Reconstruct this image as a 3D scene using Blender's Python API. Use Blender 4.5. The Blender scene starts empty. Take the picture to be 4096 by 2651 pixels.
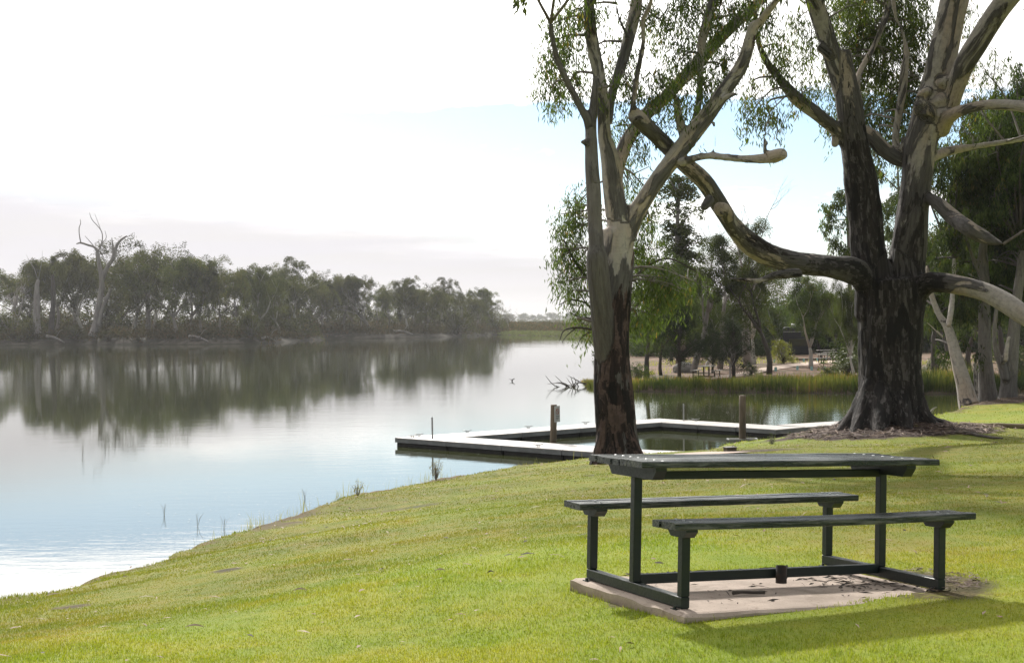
import bpy, math, random
import numpy as np
from mathutils import Matrix, Vector, noise as mnoise
random.seed(7); rng = np.random.default_rng(7)
S = bpy.context.scene; COL = S.collection
PI = math.pi
# ------------------------------------------------------------------ camera model
K = 4096/2380.; F = 5700.; PITCH = -0.0062; ROLL = 0.012; HC = 1.5719; ZW = HC-4.0
cp, sp = math.cos(PITCH), math.sin(PITCH); cr, sr = math.cos(ROLL), math.sin(ROLL)
FWD = np.array([0, cp, sp]); UP0 = np.array([0, -sp, cp]); RT0 = np.array([1., 0, 0])
EYE = np.array([0, 0, HC])
def ray(xd, yd):
    dx = xd*K-2048; dy = yd*K-1325.5
    x = cr*dx+sr*dy; y = -sr*dx+cr*dy
    return FWD+RT0*x/F-UP0*y/F
def P(xd, yd, d):                      # photo position at a depth -> world point
    r = ray(xd, yd); return EYE+r*(d/r[1])
def G(xd, yd, z):                      # photo position on a level plane
    r = ray(xd, yd); return EYE+r*((z-HC)/r[2])
def PXM(d): return F/d/K               # photo units per metre at depth d
cam = bpy.data.cameras.new("camera"); co = bpy.data.objects.new("camera", cam); COL.objects.link(co)
cam.sensor_width = 36; cam.lens = 36*F/4096; cam.clip_start = .1; cam.clip_end = 9000
R = cr*RT0+sr*UP0*-1; U = sr*RT0+cr*UP0
co.matrix_world = Matrix(((R[0], U[0], -FWD[0], 0), (R[1], U[1], -FWD[1], 0), (R[2], U[2], -FWD[2], HC), (0, 0, 0, 1)))
S.camera = co
# ------------------------------------------------------------------ tags and mesh helpers
def tag(o, label=None, cat=None, group=None, kind=None):
    if label: o["label"] = label
    if cat: o["category"] = cat
    if group: o["group"] = group
    if kind: o["kind"] = kind
    return o
def empty(name, loc=(0, 0, 0), rz=0, **k):
    o = bpy.data.objects.new(name, None); COL.objects.link(o); o.location = loc; o.rotation_euler = (0, 0, rz)
    o.empty_display_size = .2
    return tag(o, **k)
def mesh_np(name, V, Fq, mat, parent=None, smooth=False, attrs=None, **k):
    """V (n,3); Fq (m,k) array of equal sized faces or list of faces"""
    me = bpy.data.meshes.new(name)
    V = np.asarray(V, np.float32)
    if isinstance(Fq, np.ndarray):
        m, kk = Fq.shape
        me.vertices.add(len(V)); me.vertices.foreach_set("co", V.ravel())
        me.loops.add(m*kk); me.loops.foreach_set("vertex_index", Fq.astype(np.int32).ravel())
        me.polygons.add(m); me.polygons.foreach_set("loop_start", np.arange(0, m*kk, kk, dtype=np.int32))
        me.update(calc_edges=True)
    else:
        me.from_pydata([tuple(map(float, v)) for v in V], [], [tuple(f) for f in Fq]); me.update()
    if attrs:
        for n, a in attrs.items():
            a = np.asarray(a, np.float32)
            if a.ndim == 1:
                at = me.attributes.new(n, 'FLOAT', 'POINT'); at.data.foreach_set("value", a)
            else:
                at = me.attributes.new(n, 'FLOAT_VECTOR', 'POINT'); at.data.foreach_set("vector", a.ravel())
    if smooth: me.polygons.foreach_set("use_smooth", [True]*len(me.polygons))
    if mat: me.materials.append(mat)
    o = bpy.data.objects.new(name, me); COL.objects.link(o)
    if parent: o.parent = parent
    return tag(o, **k)
class MB:
    def __init__(s): s.v = []; s.f = []; s.n = 0
    def add(s, V, Fs):
        s.v += [tuple(map(float, p)) for p in V]; s.f += [tuple(i+s.n for i in f) for f in Fs]; s.n += len(V); return s
    def box(s, a, b, c=.0, M=None):    # min, max, chamfer
        (x0, y0, z0), (x1, y1, z1) = a, b
        if c <= 0:
            V = [(x0, y0, z0), (x1, y0, z0), (x1, y1, z0), (x0, y1, z0), (x0, y0, z1), (x1, y0, z1), (x1, y1, z1), (x0, y1, z1)]
            Fs = [(0, 3, 2, 1), (4, 5, 6, 7), (0, 1, 5, 4), (1, 2, 6, 5), (2, 3, 7, 6), (3, 0, 4, 7)]
        else:
            V = []
            for z, q in ((z0, c), (z0+c, 0), (z1-c, 0), (z1, c)):
                for (x, y, dx, dy) in ((x0, y0, 1, 1), (x1, y0, -1, 1), (x1, y1, -1, -1), (x0, y1, 1, -1)):
                    e = c
                    pts = [(x+dx*(q+0), y+dy*(q+e)), (x+dx*(q+e), y+dy*(q+0))]
                    if (x, y) in ((x1, y0), (x0, y1)): pts.reverse()
                    V += [(p[0], p[1], z) for p in pts]
            Fs = [tuple(range(7, -1, -1)), tuple(range(24, 32))]
            for l in range(3):
                for i in range(8):
                    j = (i+1) % 8; Fs.append((l*8+i, l*8+j, l*8+8+j, l*8+8+i))
        if M is not None: V = [tuple(M @ Vector(p)) for p in V]
        return s.add(V, Fs)
    def tube(s, pts, rad, n=10, cap=True):
        V, Fs = tube_geo(pts, rad, n, cap); return s.add(V, Fs)
    def build(s, name, mat, parent=None, smooth=False, **k):
        return mesh_np(name, s.v, s.f, mat, parent, smooth, **k)
def tube_geo(pts, rad, n=10, cap=True):
    pts = [np.array(p, float) for p in pts]; m = len(pts)
    if np.isscalar(rad): rad = [rad]*m
    V = []; Fs = []; nrm = None
    for i, p in enumerate(pts):
        t = pts[min(i+1, m-1)]-pts[max(i-1, 0)]; t = t/(np.linalg.norm(t)+1e-9)
        if nrm is None:
            a = np.array([1., 0, 0]) if abs(t[0]) < .8 else np.array([0, 1., 0]); nrm = np.cross(t, a)
        nrm = nrm-t*np.dot(nrm, t); nrm /= np.linalg.norm(nrm)+1e-9; b = np.cross(t, nrm)
        for j in range(n):
            q = 2*PI*j/n; V.append(p+(nrm*math.cos(q)+b*math.sin(q))*rad[i])
    for i in range(m-1):
        for j in range(n):
            k = (j+1) % n; Fs.append((i*n+j, i*n+k, (i+1)*n+k, (i+1)*n+j))
    if cap: Fs.append(tuple(range(n-1, -1, -1))); Fs.append(tuple((m-1)*n+j for j in range(n)))
    return V, Fs
def smooth_path(pts, rad, sub=4):      # Catmull-Rom
    pts = [np.array(p, float) for p in pts]; out = []; ro = []
    n = len(pts)
    for i in range(n-1):
        p0, p1, p2, p3 = pts[max(i-1, 0)], pts[i], pts[i+1], pts[min(i+2, n-1)]
        for j in range(sub):
            t = j/sub
            out.append(.5*((2*p1)+(-p0+p2)*t+(2*p0-5*p1+4*p2-p3)*t*t+(-p0+3*p1-3*p2+p3)*t**3)); ro.append(rad[i]*(1-t)+rad[i+1]*t)
    out.append(pts[-1]); ro.append(rad[-1]); return out, ro
def vnoise(X, Y, s, seed=0):           # cheap smooth value noise, vectorised
    x = np.asarray(X)/s+seed*17.3; y = np.asarray(Y)/s-seed*9.1
    xi = np.floor(x).astype(np.int64); yi = np.floor(y).astype(np.int64); fx = x-xi; fy = y-yi
    def h(a, b):
        q = (a*374761393+b*668265263+seed*1442695) & 0x7fffffff
        q = ((q ^ (q >> 13))*1274126177) & 0x7fffffff
        return ((q ^ (q >> 16)) & 0xffff)/65535.*2-1
    fx = fx*fx*(3-2*fx); fy = fy*fy*(3-2*fy)
    return (h(xi, yi)*(1-fx)+h(xi+1, yi)*fx)*(1-fy)+(h(xi, yi+1)*(1-fx)+h(xi+1, yi+1)*fx)*fy
def fbm(X, Y, s, seed=0, o=4):
    return sum(vnoise(X, Y, s/2**i, seed+i)/2**i for i in range(o))
def sstep(a, b, x):
    t = np.clip((x-a)/(b-a), 0, 1); return t*t*(3-2*t)
# ------------------------------------------------------------------ materials
def mat(name):
    m = bpy.data.materials.new(name); m.use_nodes = True; nt = m.node_tree
    for n in list(nt.nodes): nt.nodes.remove(n)
    return m, nt
class NT:
    def __init__(s, nt): s.nt = nt
    def n(s, t, **k):
        x = s.nt.nodes.new(t)
        for a, b in k.items(): setattr(x, a, b)
        return x
    def l(s, a, b): s.nt.links.new(a, b)
    def set(s, sock, v):
        if hasattr(v, "node"): s.l(v, sock)
        elif isinstance(v, (tuple, list)) and len(v) == 3 and sock.type == 'RGBA': sock.default_value = (*v, 1)
        else: sock.default_value = v
    def math(s, op, a, b=0., c=None, clamp=False):
        x = s.n('ShaderNodeMath', operation=op, use_clamp=clamp); s.set(x.inputs[0], a); s.set(x.inputs[1], b)
        if c is not None: s.set(x.inputs[2], c)
        return x.outputs[0]
    def mix(s, f, a, b, blend='MIX'):
        x = s.n('ShaderNodeMix', data_type='RGBA', blend_type=blend); s.set(x.inputs[0], f); s.set(x.inputs[6], a); s.set(x.inputs[7], b)
        return x.outputs[2]
    def ramp(s, f, lo, hi, a=0., b=1.):
        x = s.n('ShaderNodeMapRange', interpolation_type='SMOOTHSTEP'); s.set(x.inputs[0], f); x.inputs[1].default_value = lo; x.inputs[2].default_value = hi
        x.inputs[3].default_value = a; x.inputs[4].default_value = b; return x.outputs[0]
    def noise(s, vec, scale, detail=4., rough=.55, dist=0.):
        x = s.n('ShaderNodeTexNoise'); s.set(x.inputs['Vector'], vec); x.inputs['Scale'].default_value = scale
        x.inputs['Detail'].default_value = detail; x.inputs['Roughness'].default_value = rough; x.inputs['Distortion'].default_value = dist
        return x.outputs[0]
    def scale(s, vec, v):
        x = s.n('ShaderNodeVectorMath', operation='MULTIPLY'); s.set(x.inputs[0], vec); x.inputs[1].default_value = v; return x.outputs[0]
    def attr(s, name, vec=False):
        x = s.n('ShaderNodeAttribute', attribute_name=name); return x.outputs['Vector' if vec else 'Fac']
    def pos(s): return s.n('ShaderNodeNewGeometry').outputs['Position']
    def obj(s): return s.n('ShaderNodeTexCoord').outputs['Object']
    def bump(s, h, strength=.5, dist=.02):
        x = s.n('ShaderNodeBump'); s.set(x.inputs['Height'], h); x.inputs['Strength'].default_value = strength; x.inputs['Distance'].default_value = dist; return x.outputs[0]
    def out(s, sh): o = s.n('ShaderNodeOutputMaterial'); s.l(sh, o.inputs[0])
    def bsdf(s, col, rough=.7, normal=None, metal=0., spec=.5):
        b = s.n('ShaderNodeBsdfPrincipled'); s.set(b.inputs['Base Color'], col); s.set(b.inputs['Roughness'], rough)
        b.inputs['Metallic'].default_value = metal; b.inputs['Specular IOR Level'].default_value = spec
        if normal is not None: s.l(normal, b.inputs['Normal'])
        return b.outputs[0]
def plain(name, c1, c2=None, rough=.7, scale=8., bump=.3, stretch=(1, 1, 1), spec=.4, metal=0., dist=.01, lo=.35, hi=.65):
    m, nt = mat(name); t = NT(nt); v = t.scale(t.obj(), stretch); nz = t.noise(v, scale, 6., .65)
    c = t.mix(t.ramp(nz, lo, hi), c1, c2 or tuple(x*.7 for x in c1))
    t.out(t.bsdf(c, rough, t.bump(nz, bump, dist), metal, spec)); return m
def leafmat(name, dark, light, warm, trans=.45, rough=.45, spec=.4):
    m, nt = mat(name); t = NT(nt)
    a = t.attr('tint'); c = t.mix(t.ramp(a, 0, .85), dark, light); c = t.mix(t.ramp(a, .88, .96), c, warm)
    oi = t.n('ShaderNodeObjectInfo').outputs['Random']
    hs = t.n('ShaderNodeHueSaturation'); t.set(hs.inputs['Hue'], t.ramp(oi, 0, 1, .485, .512)); t.set(hs.inputs['Value'], t.ramp(oi, 0, 1, .85, 1.2)); t.l(c, hs.inputs['Color'])
    c = hs.outputs[0]
    b = t.bsdf(c, rough, None, 0, spec); tr = t.n('ShaderNodeBsdfTranslucent'); t.l(t.mix(1., c, (1.15, 1.25, .55), 'MULTIPLY'), tr.inputs[0])
    mx = t.n('ShaderNodeMixShader'); mx.inputs[0].default_value = trans; t.l(b, mx.inputs[1]); t.l(tr.outputs[0], mx.inputs[2]); t.out(mx.outputs[0]); return m
M = {}
M['leaf_near'] = leafmat('gum_leaf', (.036, .052, .018), (.115, .15, .042), (.26, .16, .05), .42, .5, .3)
M['leaf_far'] = leafmat('gum_leaf_far', (.024, .029, .012), (.122, .128, .042), (.17, .12, .05), .3, .9, .08)
M['leaf_mid'] = leafmat('gum_leaf_park', (.022, .034, .014), (.10, .128, .038), (.17, .13, .04), .38, .8, .12)
M['leaf_dark'] = leafmat('gum_leaf_shade', (.018, .028, .013), (.07, .092, .03), (.12, .10, .04), .35, .8, .12)
M['leaf_oak'] = leafmat('sheoak_needle', (.022, .032, .018), (.045, .058, .03), (.07, .07, .04), .25, .9, .08)
M['leaf_bush'] = leafmat('bush_leaf', (.06, .075, .035), (.12, .14, .07), (.2, .15, .08), .35)
M['leaf_yellow'] = leafmat('bush_leaf_yellow', (.13, .15, .03), (.24, .25, .05), (.3, .25, .06), .45)
M['reed'] = leafmat('reed_leaf', (.045, .07, .024), (.17, .18, .055), (.34, .23, .07), .45, .7, .15)
M['scrub'] = leafmat('scrub', (.035, .033, .022), (.085, .07, .042), (.15, .08, .05), .3, .95, .05)
M['reed_far'] = leafmat('pale_reed', (.09, .10, .05), (.15, .155, .08), (.2, .17, .1), .3, .9, .05)
M['dry'] = leafmat('dry_grass', (.22, .20, .08), (.36, .32, .16), (.4, .3, .15), .4)
def barkmat(name, white, grey, brown, rough_dark, fleck, fs, lo, hi):
    m, nt = mat(name); t = NT(nt)
    bc = t.attr('bc', True); rg = t.attr('rough')
    v1 = t.scale(bc, (1, 1, .28)); v2 = t.scale(bc, (1, 1, .22))
    n1 = t.noise(v1, 2.3, 5., .6, .6); n2 = t.noise(v2, 3.1, 6., .65, .4); n3 = t.noise(t.scale(bc, (1, 1, .12)), 16., 6., .7, .3); n4 = t.noise(bc, 9., 5., .6)
    c = t.mix(t.ramp(t.noise(v1, 1.4, 3.), .42, .6), white, t.mix(.35, white, (.50, .33, .19)))
    c = t.mix(t.math('MULTIPLY', t.ramp(n4, .4, .7), .4), c, grey)
    g = t.math('ADD', n1, t.math('MULTIPLY', t.math('SUBTRACT', rg, .32), .34))
    c = t.mix(t.ramp(g, .49, .54), c, t.mix(t.ramp(n3, .35, .65), grey, tuple(x*.55 for x in grey)))
    h = t.math('ADD', n2, t.math('MULTIPLY', t.math('SUBTRACT', rg, .42), .42))
    br = t.mix(t.ramp(t.noise(t.scale(bc, (1, 1, .35)), fs, 6., .68, .5), lo, hi), t.mix(t.ramp(n3, .3, .7), brown, rough_dark), t.mix(t.ramp(n4, .35, .65), fleck, tuple(x*.6 for x in fleck)))
    c = t.mix(t.ramp(h, .60, .64), c, br)
    k = t.math('ADD', t.noise(v2, 5., 5., .6), t.math('MULTIPLY', t.math('SUBTRACT', rg, .5), .3))
    c = t.mix(t.ramp(k, .66, .70), c, rough_dark)
    c = t.mix(t.math('MULTIPLY', t.attr('grey'), .85), c, t.mix(t.ramp(n3, .3, .7), (.215, .20, .19), (.12, .11, .105))); c = t.mix(t.ramp(t.noise(t.scale(bc, (1, 1, .08)), 30., 4., .6), .55, .72, 0, .5), c, t.mix(.8, c, (.01, .009, .009)))
    hh = t.math('ADD', t.math('MULTIPLY', t.ramp(g, .48, .54), .5), t.math('MULTIPLY', n3, t.math('ADD', .3, rg)))
    t.out(t.bsdf(c, .85, t.bump(hh, 1., .09), 0, .2)); return m
M['bark_gum'] = barkmat('gum_bark', (.56, .52, .47), (.19, .178, .17), (.055, .036, .032), (.016, .013, .013), (.155, .105, .092), 4.2, .47, .52)
M['bark_old'] = barkmat('old_gum_bark', (.48, .44, .40), (.15, .138, .132), (.058, .048, .045), (.018, .016, .015), (.15, .135, .13), 9., .52, .58)
M['bark_far'] = plain('pale_bark', (.30, .27, .25), (.12, .10, .09), .9, 1.2, .2, (1, 1, .25))
M['bark_white'] = plain('white_bark', (.55, .52, .48), (.22, .20, .19), .85, .9, .2, (1, 1, .2))
M['bark_dark'] = plain('dark_bark', (.055, .045, .04), (.11, .095, .085), .9, 1.5, .3, (1, 1, .2))
M['deadwood'] = plain('weathered_deadwood', (.22, .20, .19), (.36, .33, .31), .85, 2., .2, (1, 1, .2))
M['dry_stem'] = plain('dry_stem', (.30, .29, .2), (.2, .2, .13), .8, 4., .1)
M['cut'] = plain('cut_wood', (.42, .22, .13), (.30, .14, .09), .8, 14, .2)
M['driftwood'] = plain('driftwood', (.05, .04, .035), (.10, .085, .07), .9, 3, .3)
# table paint: dark green; planks carry grey wear with sky sheen painted in
def paint(name, worn_sheen):
    m, nt = mat(name); t = NT(nt); o = t.obj()
    base = (.007, .014, .0125); n1 = t.noise(t.scale(o, (1, 14, 14)), 3.2, 8., .72, .3); n2 = t.noise(t.scale(o, (1, 5, 5)), 30., 5., .6); n3 = t.noise(o, 2.2, 4.)
    c = t.mix(t.ramp(n3, .35, .7), base, (.010, .019, .017))
    r = t.ramp(n1, .3, .7, .30, .55)
    if worn_sheen:
        w = t.math('ADD', n1, t.math('MULTIPLY', n3, .35))
        c = t.mix(t.ramp(w, .64, .80), c, (.13, .135, .13)); c = t.mix(t.ramp(n1, .25, .36, 1, 0), c, (.008, .009, .008)); r = t.ramp(w, .6, .8, .26, .5)  # grey streaks: some wear, and the sheen of the sky put into the colour
    t.out(t.bsdf(c, r, t.bump(t.math('ADD', n1, t.math('MULTIPLY', n2, .4)), .7 if worn_sheen else .12, .006), 0, .5)); return m
M['paint'] = paint('green_steel_paint', False); M['paint_worn_sheen'] = paint('worn_sheen_green_timber_paint', True)
M['bolt'] = plain('zinc_bolt', (.75, .75, .74), (.5, .5, .5), .35, 30, .1, spec=.6, metal=.6)
M['rust'] = plain('black_steel', (.02, .018, .016), (.05, .03, .02), .6, 20, .2)
def concrete():
    m, nt = mat('slab_concrete'); t = NT(nt); o = t.obj()
    n1 = t.noise(o, 3., 6., .65); n2 = t.noise(o, 90., 3., .6); n3 = t.noise(o, 14., 6., .7)
    c = t.mix(t.ramp(n1, .35, .65), (.37, .30, .25), (.50, .41, .345)); c = t.mix(t.ramp(n2, .62, .72), c, (.17, .12, .095))
    c = t.mix(t.ramp(n3, .58, .70, 0, .6), c, (.20, .145, .115)); c = t.mix(t.ramp(t.noise(o, 1.7, 6., .7, .8), .52, .64, 0, .5), c, (.23, .18, .14)); c = t.mix(t.attr('edge'), c, t.mix(t.ramp(n3, .4, .6), (.19, .15, .115), (.30, .23, .18)))
    t.out(t.bsdf(c, .9, t.bump(t.math('ADD', n2, t.math('MULTIPLY', n3, 1.4)), .4, .006), 0, .3)); return m
M['concrete'] = concrete()
M['path'] = plain('ramp_concrete', (.42, .31, .25), (.50, .40, .33), .9, 1.5, .2)
M['deck'] = plain('pontoon_deck', (.47, .44, .415), (.35, .33, .31), .55, 1.6, .2, (1, 1, 1))
M['fascia'] = plain('pontoon_fascia', (.24, .25, .26), (.17, .175, .18), .6, 2.2, .15, (1, 1, 2))
M['float'] = plain('pontoon_float', (.014, .013, .013), (.03, .028, .025), .7, 4, .3)
M['galv'] = plain('galvanised_steel', (.36, .36, .36), (.26, .26, .26), .45, 6, .1, metal=.4)
M['post'] = plain('treated_pine', (.19, .145, .10), (.10, .08, .055), .85, 5., .4, (1, 1, .15))
M['sign'] = plain('sign_face', (.55, .56, .55), (.40, .41, .41), .4, 5, .05)
M['signred'] = plain('sign_red', (.35, .05, .05), None, .5, 5, .05)
M['log'] = plain('rail_log', (.21, .165, .11), (.13, .10, .07), .9, 2., .4, (.2, 1, 1))
M['chip'] = plain('bark_chip', (.075, .04, .03), (.17, .13, .11), .9, 3., .3)
M['pale_chip'] = plain('dead_leaf', (.33, .25, .19), (.20, .12, .08), .8, 2., .2)
M['guard'] = plain('tree_guard', (.30, .58, .62), (.40, .66, .68), .5, 2., .1)
M['guard2'] = plain('tree_guard_green', (.55, .70, .55), (.45, .62, .47), .5, 2., .1)
M['rock'] = plain('pale_rock', (.32, .31, .30), (.20, .19, .18), .9, 1.8, .5)
M['tabletop_far'] = plain('bleached_table_boards', (.42, .40, .37), (.30, .28, .25), .8, 3, .2)
M['darksteel'] = plain('brown_steel', (.045, .03, .025), None, .6, 3, .1)
M['rvwall'] = plain('van_wall', (.035, .037, .044), (.028, .03, .036), .8, 1, .05, spec=.15)
M['rvdark'] = plain('van_window', (.012, .013, .016), None, .1, 1, .02, spec=.8)
M['rvwhite'] = plain('van_white', (.8, .8, .8), (.7, .7, .7), .4, 1, .05)
M['housewall'] = plain('house_wall', (.45, .38, .33), (.36, .28, .24), .8, .3, .1)
M['houseroof'] = plain('house_roof_metal', (.40, .38, .37), (.30, .29, .28), .4, .3, .1)
M['houseroof2'] = plain('house_roof_tile', (.22, .12, .09), (.18, .10, .07), .9, .3, .1)
M['glass'] = plain('dark_window', (.02, .022, .025), None, .15, 1, .02)
M['white'] = plain('white_speck', (.6, .58, .54), None, .6, 1, .05)
# ------------------------------------------------------------------ terrain
YAW, TX, TY, TU, TV = 0.4088, 1.4889, 8.4808, -.0429, -.0178
cy_, sy_ = math.cos(YAW), math.sin(YAW)
def TW(u, v, w):                       # table frame -> world
    w2 = w+u*TU+v*TV; u2 = u-w*TU; v2 = v-w*TV
    return np.array([TX+cy_*u2-sy_*v2, TY+sy_*u2+cy_*v2, w2])
def table_uv(X, Y):
    dx, dy = X-TX, Y-TY; return cy_*dx+sy_*dy, -sy_*dx+cy_*dy
crest = [(0, 1364, 14), (150, 1332, 15.3), (280, 1297, 17), (330, 1279, 18), (540, 1218, 20.5), (680, 1180, 22.6), (800, 1145, 25), (1000, 1108, 29), (1240, 1078, 32), (1400, 1068, 33.5),
         (1600, 1058, 35), (1750, 1040, 37.5), (1900, 1022, 40), (2150, 990, 46), (2250, 968, 51.5), (2400, 952, 56)]
ctrl = [P(*c) for c in crest]
near_poly = [P(-700, 1500, 9.5), P(-350, 1440, 11.5)]+[P(*c) for c in crest]+[P(2900, 945, 60), np.array([60, 70, -1.3]), np.array([80, -60, 0]), np.array([-9, -60, 0]), np.array([-7, 0, 0])]
near_poly = np.array([p[:2] for p in near_poly])
sl = -.02
ctrl += [TW(-1.15, .75, -.11), TW(-1.15, -.6, -.075), TW(.1, -.95, -.03), TW(1.2, -.7, .03), TW(1.25, .8, -.02), TW(0, 1.0, -.05), TW(0, 2.2, -.05), TW(-2.4, 0, -.30)]
ctrl += [P(0, 1560, 6.9), P(600, 1560, 6.6), P(1190, 1560, 6.4), P(1800, 1560, 6.4), P(2400, 1560, 6.5), P(1421, 1076, 28.), P(2060, 1034, 35), P(2379, 1100, 21.6), P(2250, 1040, 33), P(2379, 1026, 36)]
ctrl += [P(1000, 1200, 17.5), P(600, 1350, 11.), P(1200, 1150, 21.5), np.array([-5, 1, -.45]), np.array([0, 0, .0]), np.array([6, 2, .05]), np.array([0, -30, .5]), np.array([30, 0, .4]), np.array([40, 40, -.9]), np.array([60, -50, 1]), np.array([60, 60, -1.2]), P(300, 1450, 8.9)]
ctrl = np.array(ctrl)
def tps(r): return r*r*np.log(r+1e-6)
_d = np.linalg.norm(ctrl[:, None, :2]-ctrl[None, :, :2], axis=2); n_ = len(ctrl)
_A = np.zeros((n_+3, n_+3)); _A[:n_, :n_] = tps(_d)+np.eye(n_)*.6; _A[:n_, n_] = 1; _A[:n_, n_+1:] = ctrl[:, :2]; _A[n_:, :n_] = _A[:n_, n_:].T
_w = np.linalg.solve(_A, np.concatenate([ctrl[:, 2], [0, 0, 0]]))
def rbf(X, Y):
    X = np.asarray(X, float); Y = np.asarray(Y, float); z = _w[n_]+_w[n_+1]*X+_w[n_+2]*Y
    for i in range(n_): z = z+_w[i]*tps(np.hypot(X-ctrl[i, 0], Y-ctrl[i, 1]))
    return z
def sdist(X, Y, poly):                 # positive inside
    X = np.asarray(X, float); Y = np.asarray(Y, float); d = np.full(X.shape, 1e9); ins = np.zeros(X.shape, bool); n = len(poly)
    for i in range(n):
        ax, ay = poly[i]; bx, by = poly[(i+1) % n]; ex, ey = bx-ax, by-ay
        t = np.clip(((X-ax)*ex+(Y-ay)*ey)/(ex*ex+ey*ey+1e-12), 0, 1)
        d = np.minimum(d, np.hypot(X-ax-t*ex, Y-ay-t*ey))
        c = ((ay > Y) != (by > Y)) & (X < (bx-ax)*(Y-ay)/((by-ay) if by != ay else 1e-9)+ax); ins ^= c
    return np.where(ins, d, -d)
def SP(pts): return np.array([G(x/K, y/K, ZW)[:2] for x, y in pts])
left_sh = [(-900, 1318), (0, 1333), (300, 1337), (550, 1342), (800, 1348), (1053, 1350), (1180, 1344), (1294, 1338), (1500, 1341), (1700, 1343), (1880, 1340), (2010, 1336.5)]
left_poly = np.vstack([SP(left_sh), [[30, 560], [-40, 700], [-900, 900], [-1200, 300]]])
right_sh = [(2017, 1338.5), (2130, 1344), (2248, 1350), (2400, 1364), (2490, 1400), (2450, 1480), (2385, 1545), (2390, 1566), (2535, 1577), (2960, 1592), (3425, 1607), (3700, 1615), (4200, 1625), (5600, 1640)]
right_poly = np.vstack([SP(right_sh), [[300, 90], [900, 300], [900, 900], [30, 900], [0, 560]]])
m2 = P(2060, 1034, 35.)                # foot of the old tree
grp = P(2285, 962, 54.)
def land_z(X, Y):
    return rbf(X, Y)+.035*fbm(X, Y, 2.6, 3)*sstep(3, 9, np.abs(table_uv(X, Y)[0])+np.abs(table_uv(X, Y)[1])*1.3)
def height(X, Y):
    X = np.asarray(X, float); Y = np.asarray(Y, float); D = np.hypot(X, Y)
    bed = np.full(X.shape, ZW-1.2)
    sd = sdist(X, Y, near_poly); sd = sd+(.26*vnoise(X, Y, 1.3, 5)+.14*vnoise(X, Y, .4, 6))*sstep(-2, .5, sd)*(D < 90)
    zl = land_z(X, Y)
    r = np.hypot((X-m2[0]+.1)/3.3, (Y-m2[1])/3.2); zl = zl+.42*np.exp(-r*r*1.7)+.03*fbm(X, Y, .5, 8)*np.exp(-r*r)
    r2 = np.hypot((X-grp[0])/4.5, (Y-grp[1])/3.); zl = zl+.18*np.exp(-r2*r2)
    lip = .10*np.exp(-((sd-.12)/.22)**2)*(.5+.5*vnoise(X, Y, 1.4, 9))
    edge = np.where(sd > 0, zl+lip-.10*np.exp(-sd/.25), zl-.06+sd*1.15)
    z = np.maximum(bed, np.where(sd > -3, edge, bed))
    u, v = table_uv(X, Y); ins = (u > -.95) & (u < .96) & (v > -.60+np.clip(u-.15, 0, 1)*.16) & (v < .665); z = np.where(ins, np.minimum(z, u*TU+v*TV-.07), z)
    sl_ = sdist(X, Y, left_poly)+1.2*fbm(X, Y, 9, 11)
    zl2 = ZW+np.minimum(sl_*.42, 1.35+.35*fbm(X, Y, 14, 12)+.004*np.maximum(sl_, 0)); z = np.maximum(z, np.where(sl_ > -2.5, zl2, bed))
    sr_ = sdist(X, Y, right_poly)+.35*fbm(X, Y, 3, 13)
    zr = ZW+np.minimum(sr_*.30, .28+.05*fbm(X, Y, 6, 14)+.005*np.maximum(sr_, 0)); zr = np.minimum(zr, -1.75+.12*fbm(X, Y, 12, 15)); z = np.maximum(z, np.where(sr_ > -2.5, zr, bed))
    far = sstep(620, 900, D); return np.where(far > 0, z*(1-far)+far*(-.9+4.4*sstep(1500, 2500, D)+.8*fbm(X, Y, 260, 16)), z)
def H1(x, y): return float(height(np.array([x]), np.array([y]))[0])
def onground(xd, d):                   # world point on the terrain seen at photo column xd, depth d
    r = ray(xd, 750); X = r[0]/r[1]*d; return np.array([X, d, H1(X, d)])
def onground_many(xd, d):
    xd = np.asarray(xd, float); d = np.asarray(d, float); dx = xd*K-2048; dy = 750*K-1325.5
    x = cr*dx+sr*dy; y = -sr*dx+cr*dy; rx = x/F; ry = FWD[1]-UP0[1]*y/F; X = rx/ry*d; return np.stack([X, d, height(X, d)], 1)
dirt_blobs = [(2105, 1382, .42, .22), (1725, 1062, 1.3, .28), (1620, 1066, .9, .2), (1360, 1108, .2, .06), (1480, 1098, .3, .1), (515, 1308, .13, .05), (150, 1385, .2, .06), (1432, 1412, .10, .04), (620, 1206, .5, .12)]
def groundpt(xd, yd):                  # march a pixel ray to the lawn
    r = ray(xd, yd); ts = np.linspace(5.5, 75, 1500); X = r[0]/r[1]*ts; Z = HC+r[2]/r[1]*ts; h = height(X, ts); i = np.argmax(Z < h)
    return np.array([X[i], ts[i], h[i]])
dirt_pts = [(groundpt(a, b), c, e) for a, b, c, e in dirt_blobs]
def dirt_mask(X, Y):
    nz = .22*fbm(X, Y, .7, 21)
    w = np.hypot((X-m2[0]+.15)/2.75, (Y-m2[1]+.5)/2.6)+nz; d = 1-sstep(.88, 1.0, w)
    w = np.hypot((X-grp[0]-.3)/5.2, (Y-grp[1])/3.4)+nz; d = np.maximum(d, 1-sstep(.9, 1.0, w))
    sd = sdist(X, Y, near_poly); d = np.maximum(d, .95*(1-sstep(.15, .5, sd+.35*vnoise(X, Y, .6, 22)))*sstep(-.1, .35, vnoise(X, Y, 2.3, 23)+.35*(Y < 27)*(Y > 18)))
    wn = fbm(X, Y, 1.9, 24); d = np.maximum(d, .55*sstep(.95, 1.25, wn)*(Y > 9.5))
    for p, a, b in dirt_pts:
        w = np.hypot((X-p[0])/a, (Y-p[1])/(b*3.2))+nz*1.6; d = np.maximum(d, .85*(1-sstep(.6, 1.1, w)))
    return d
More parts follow.
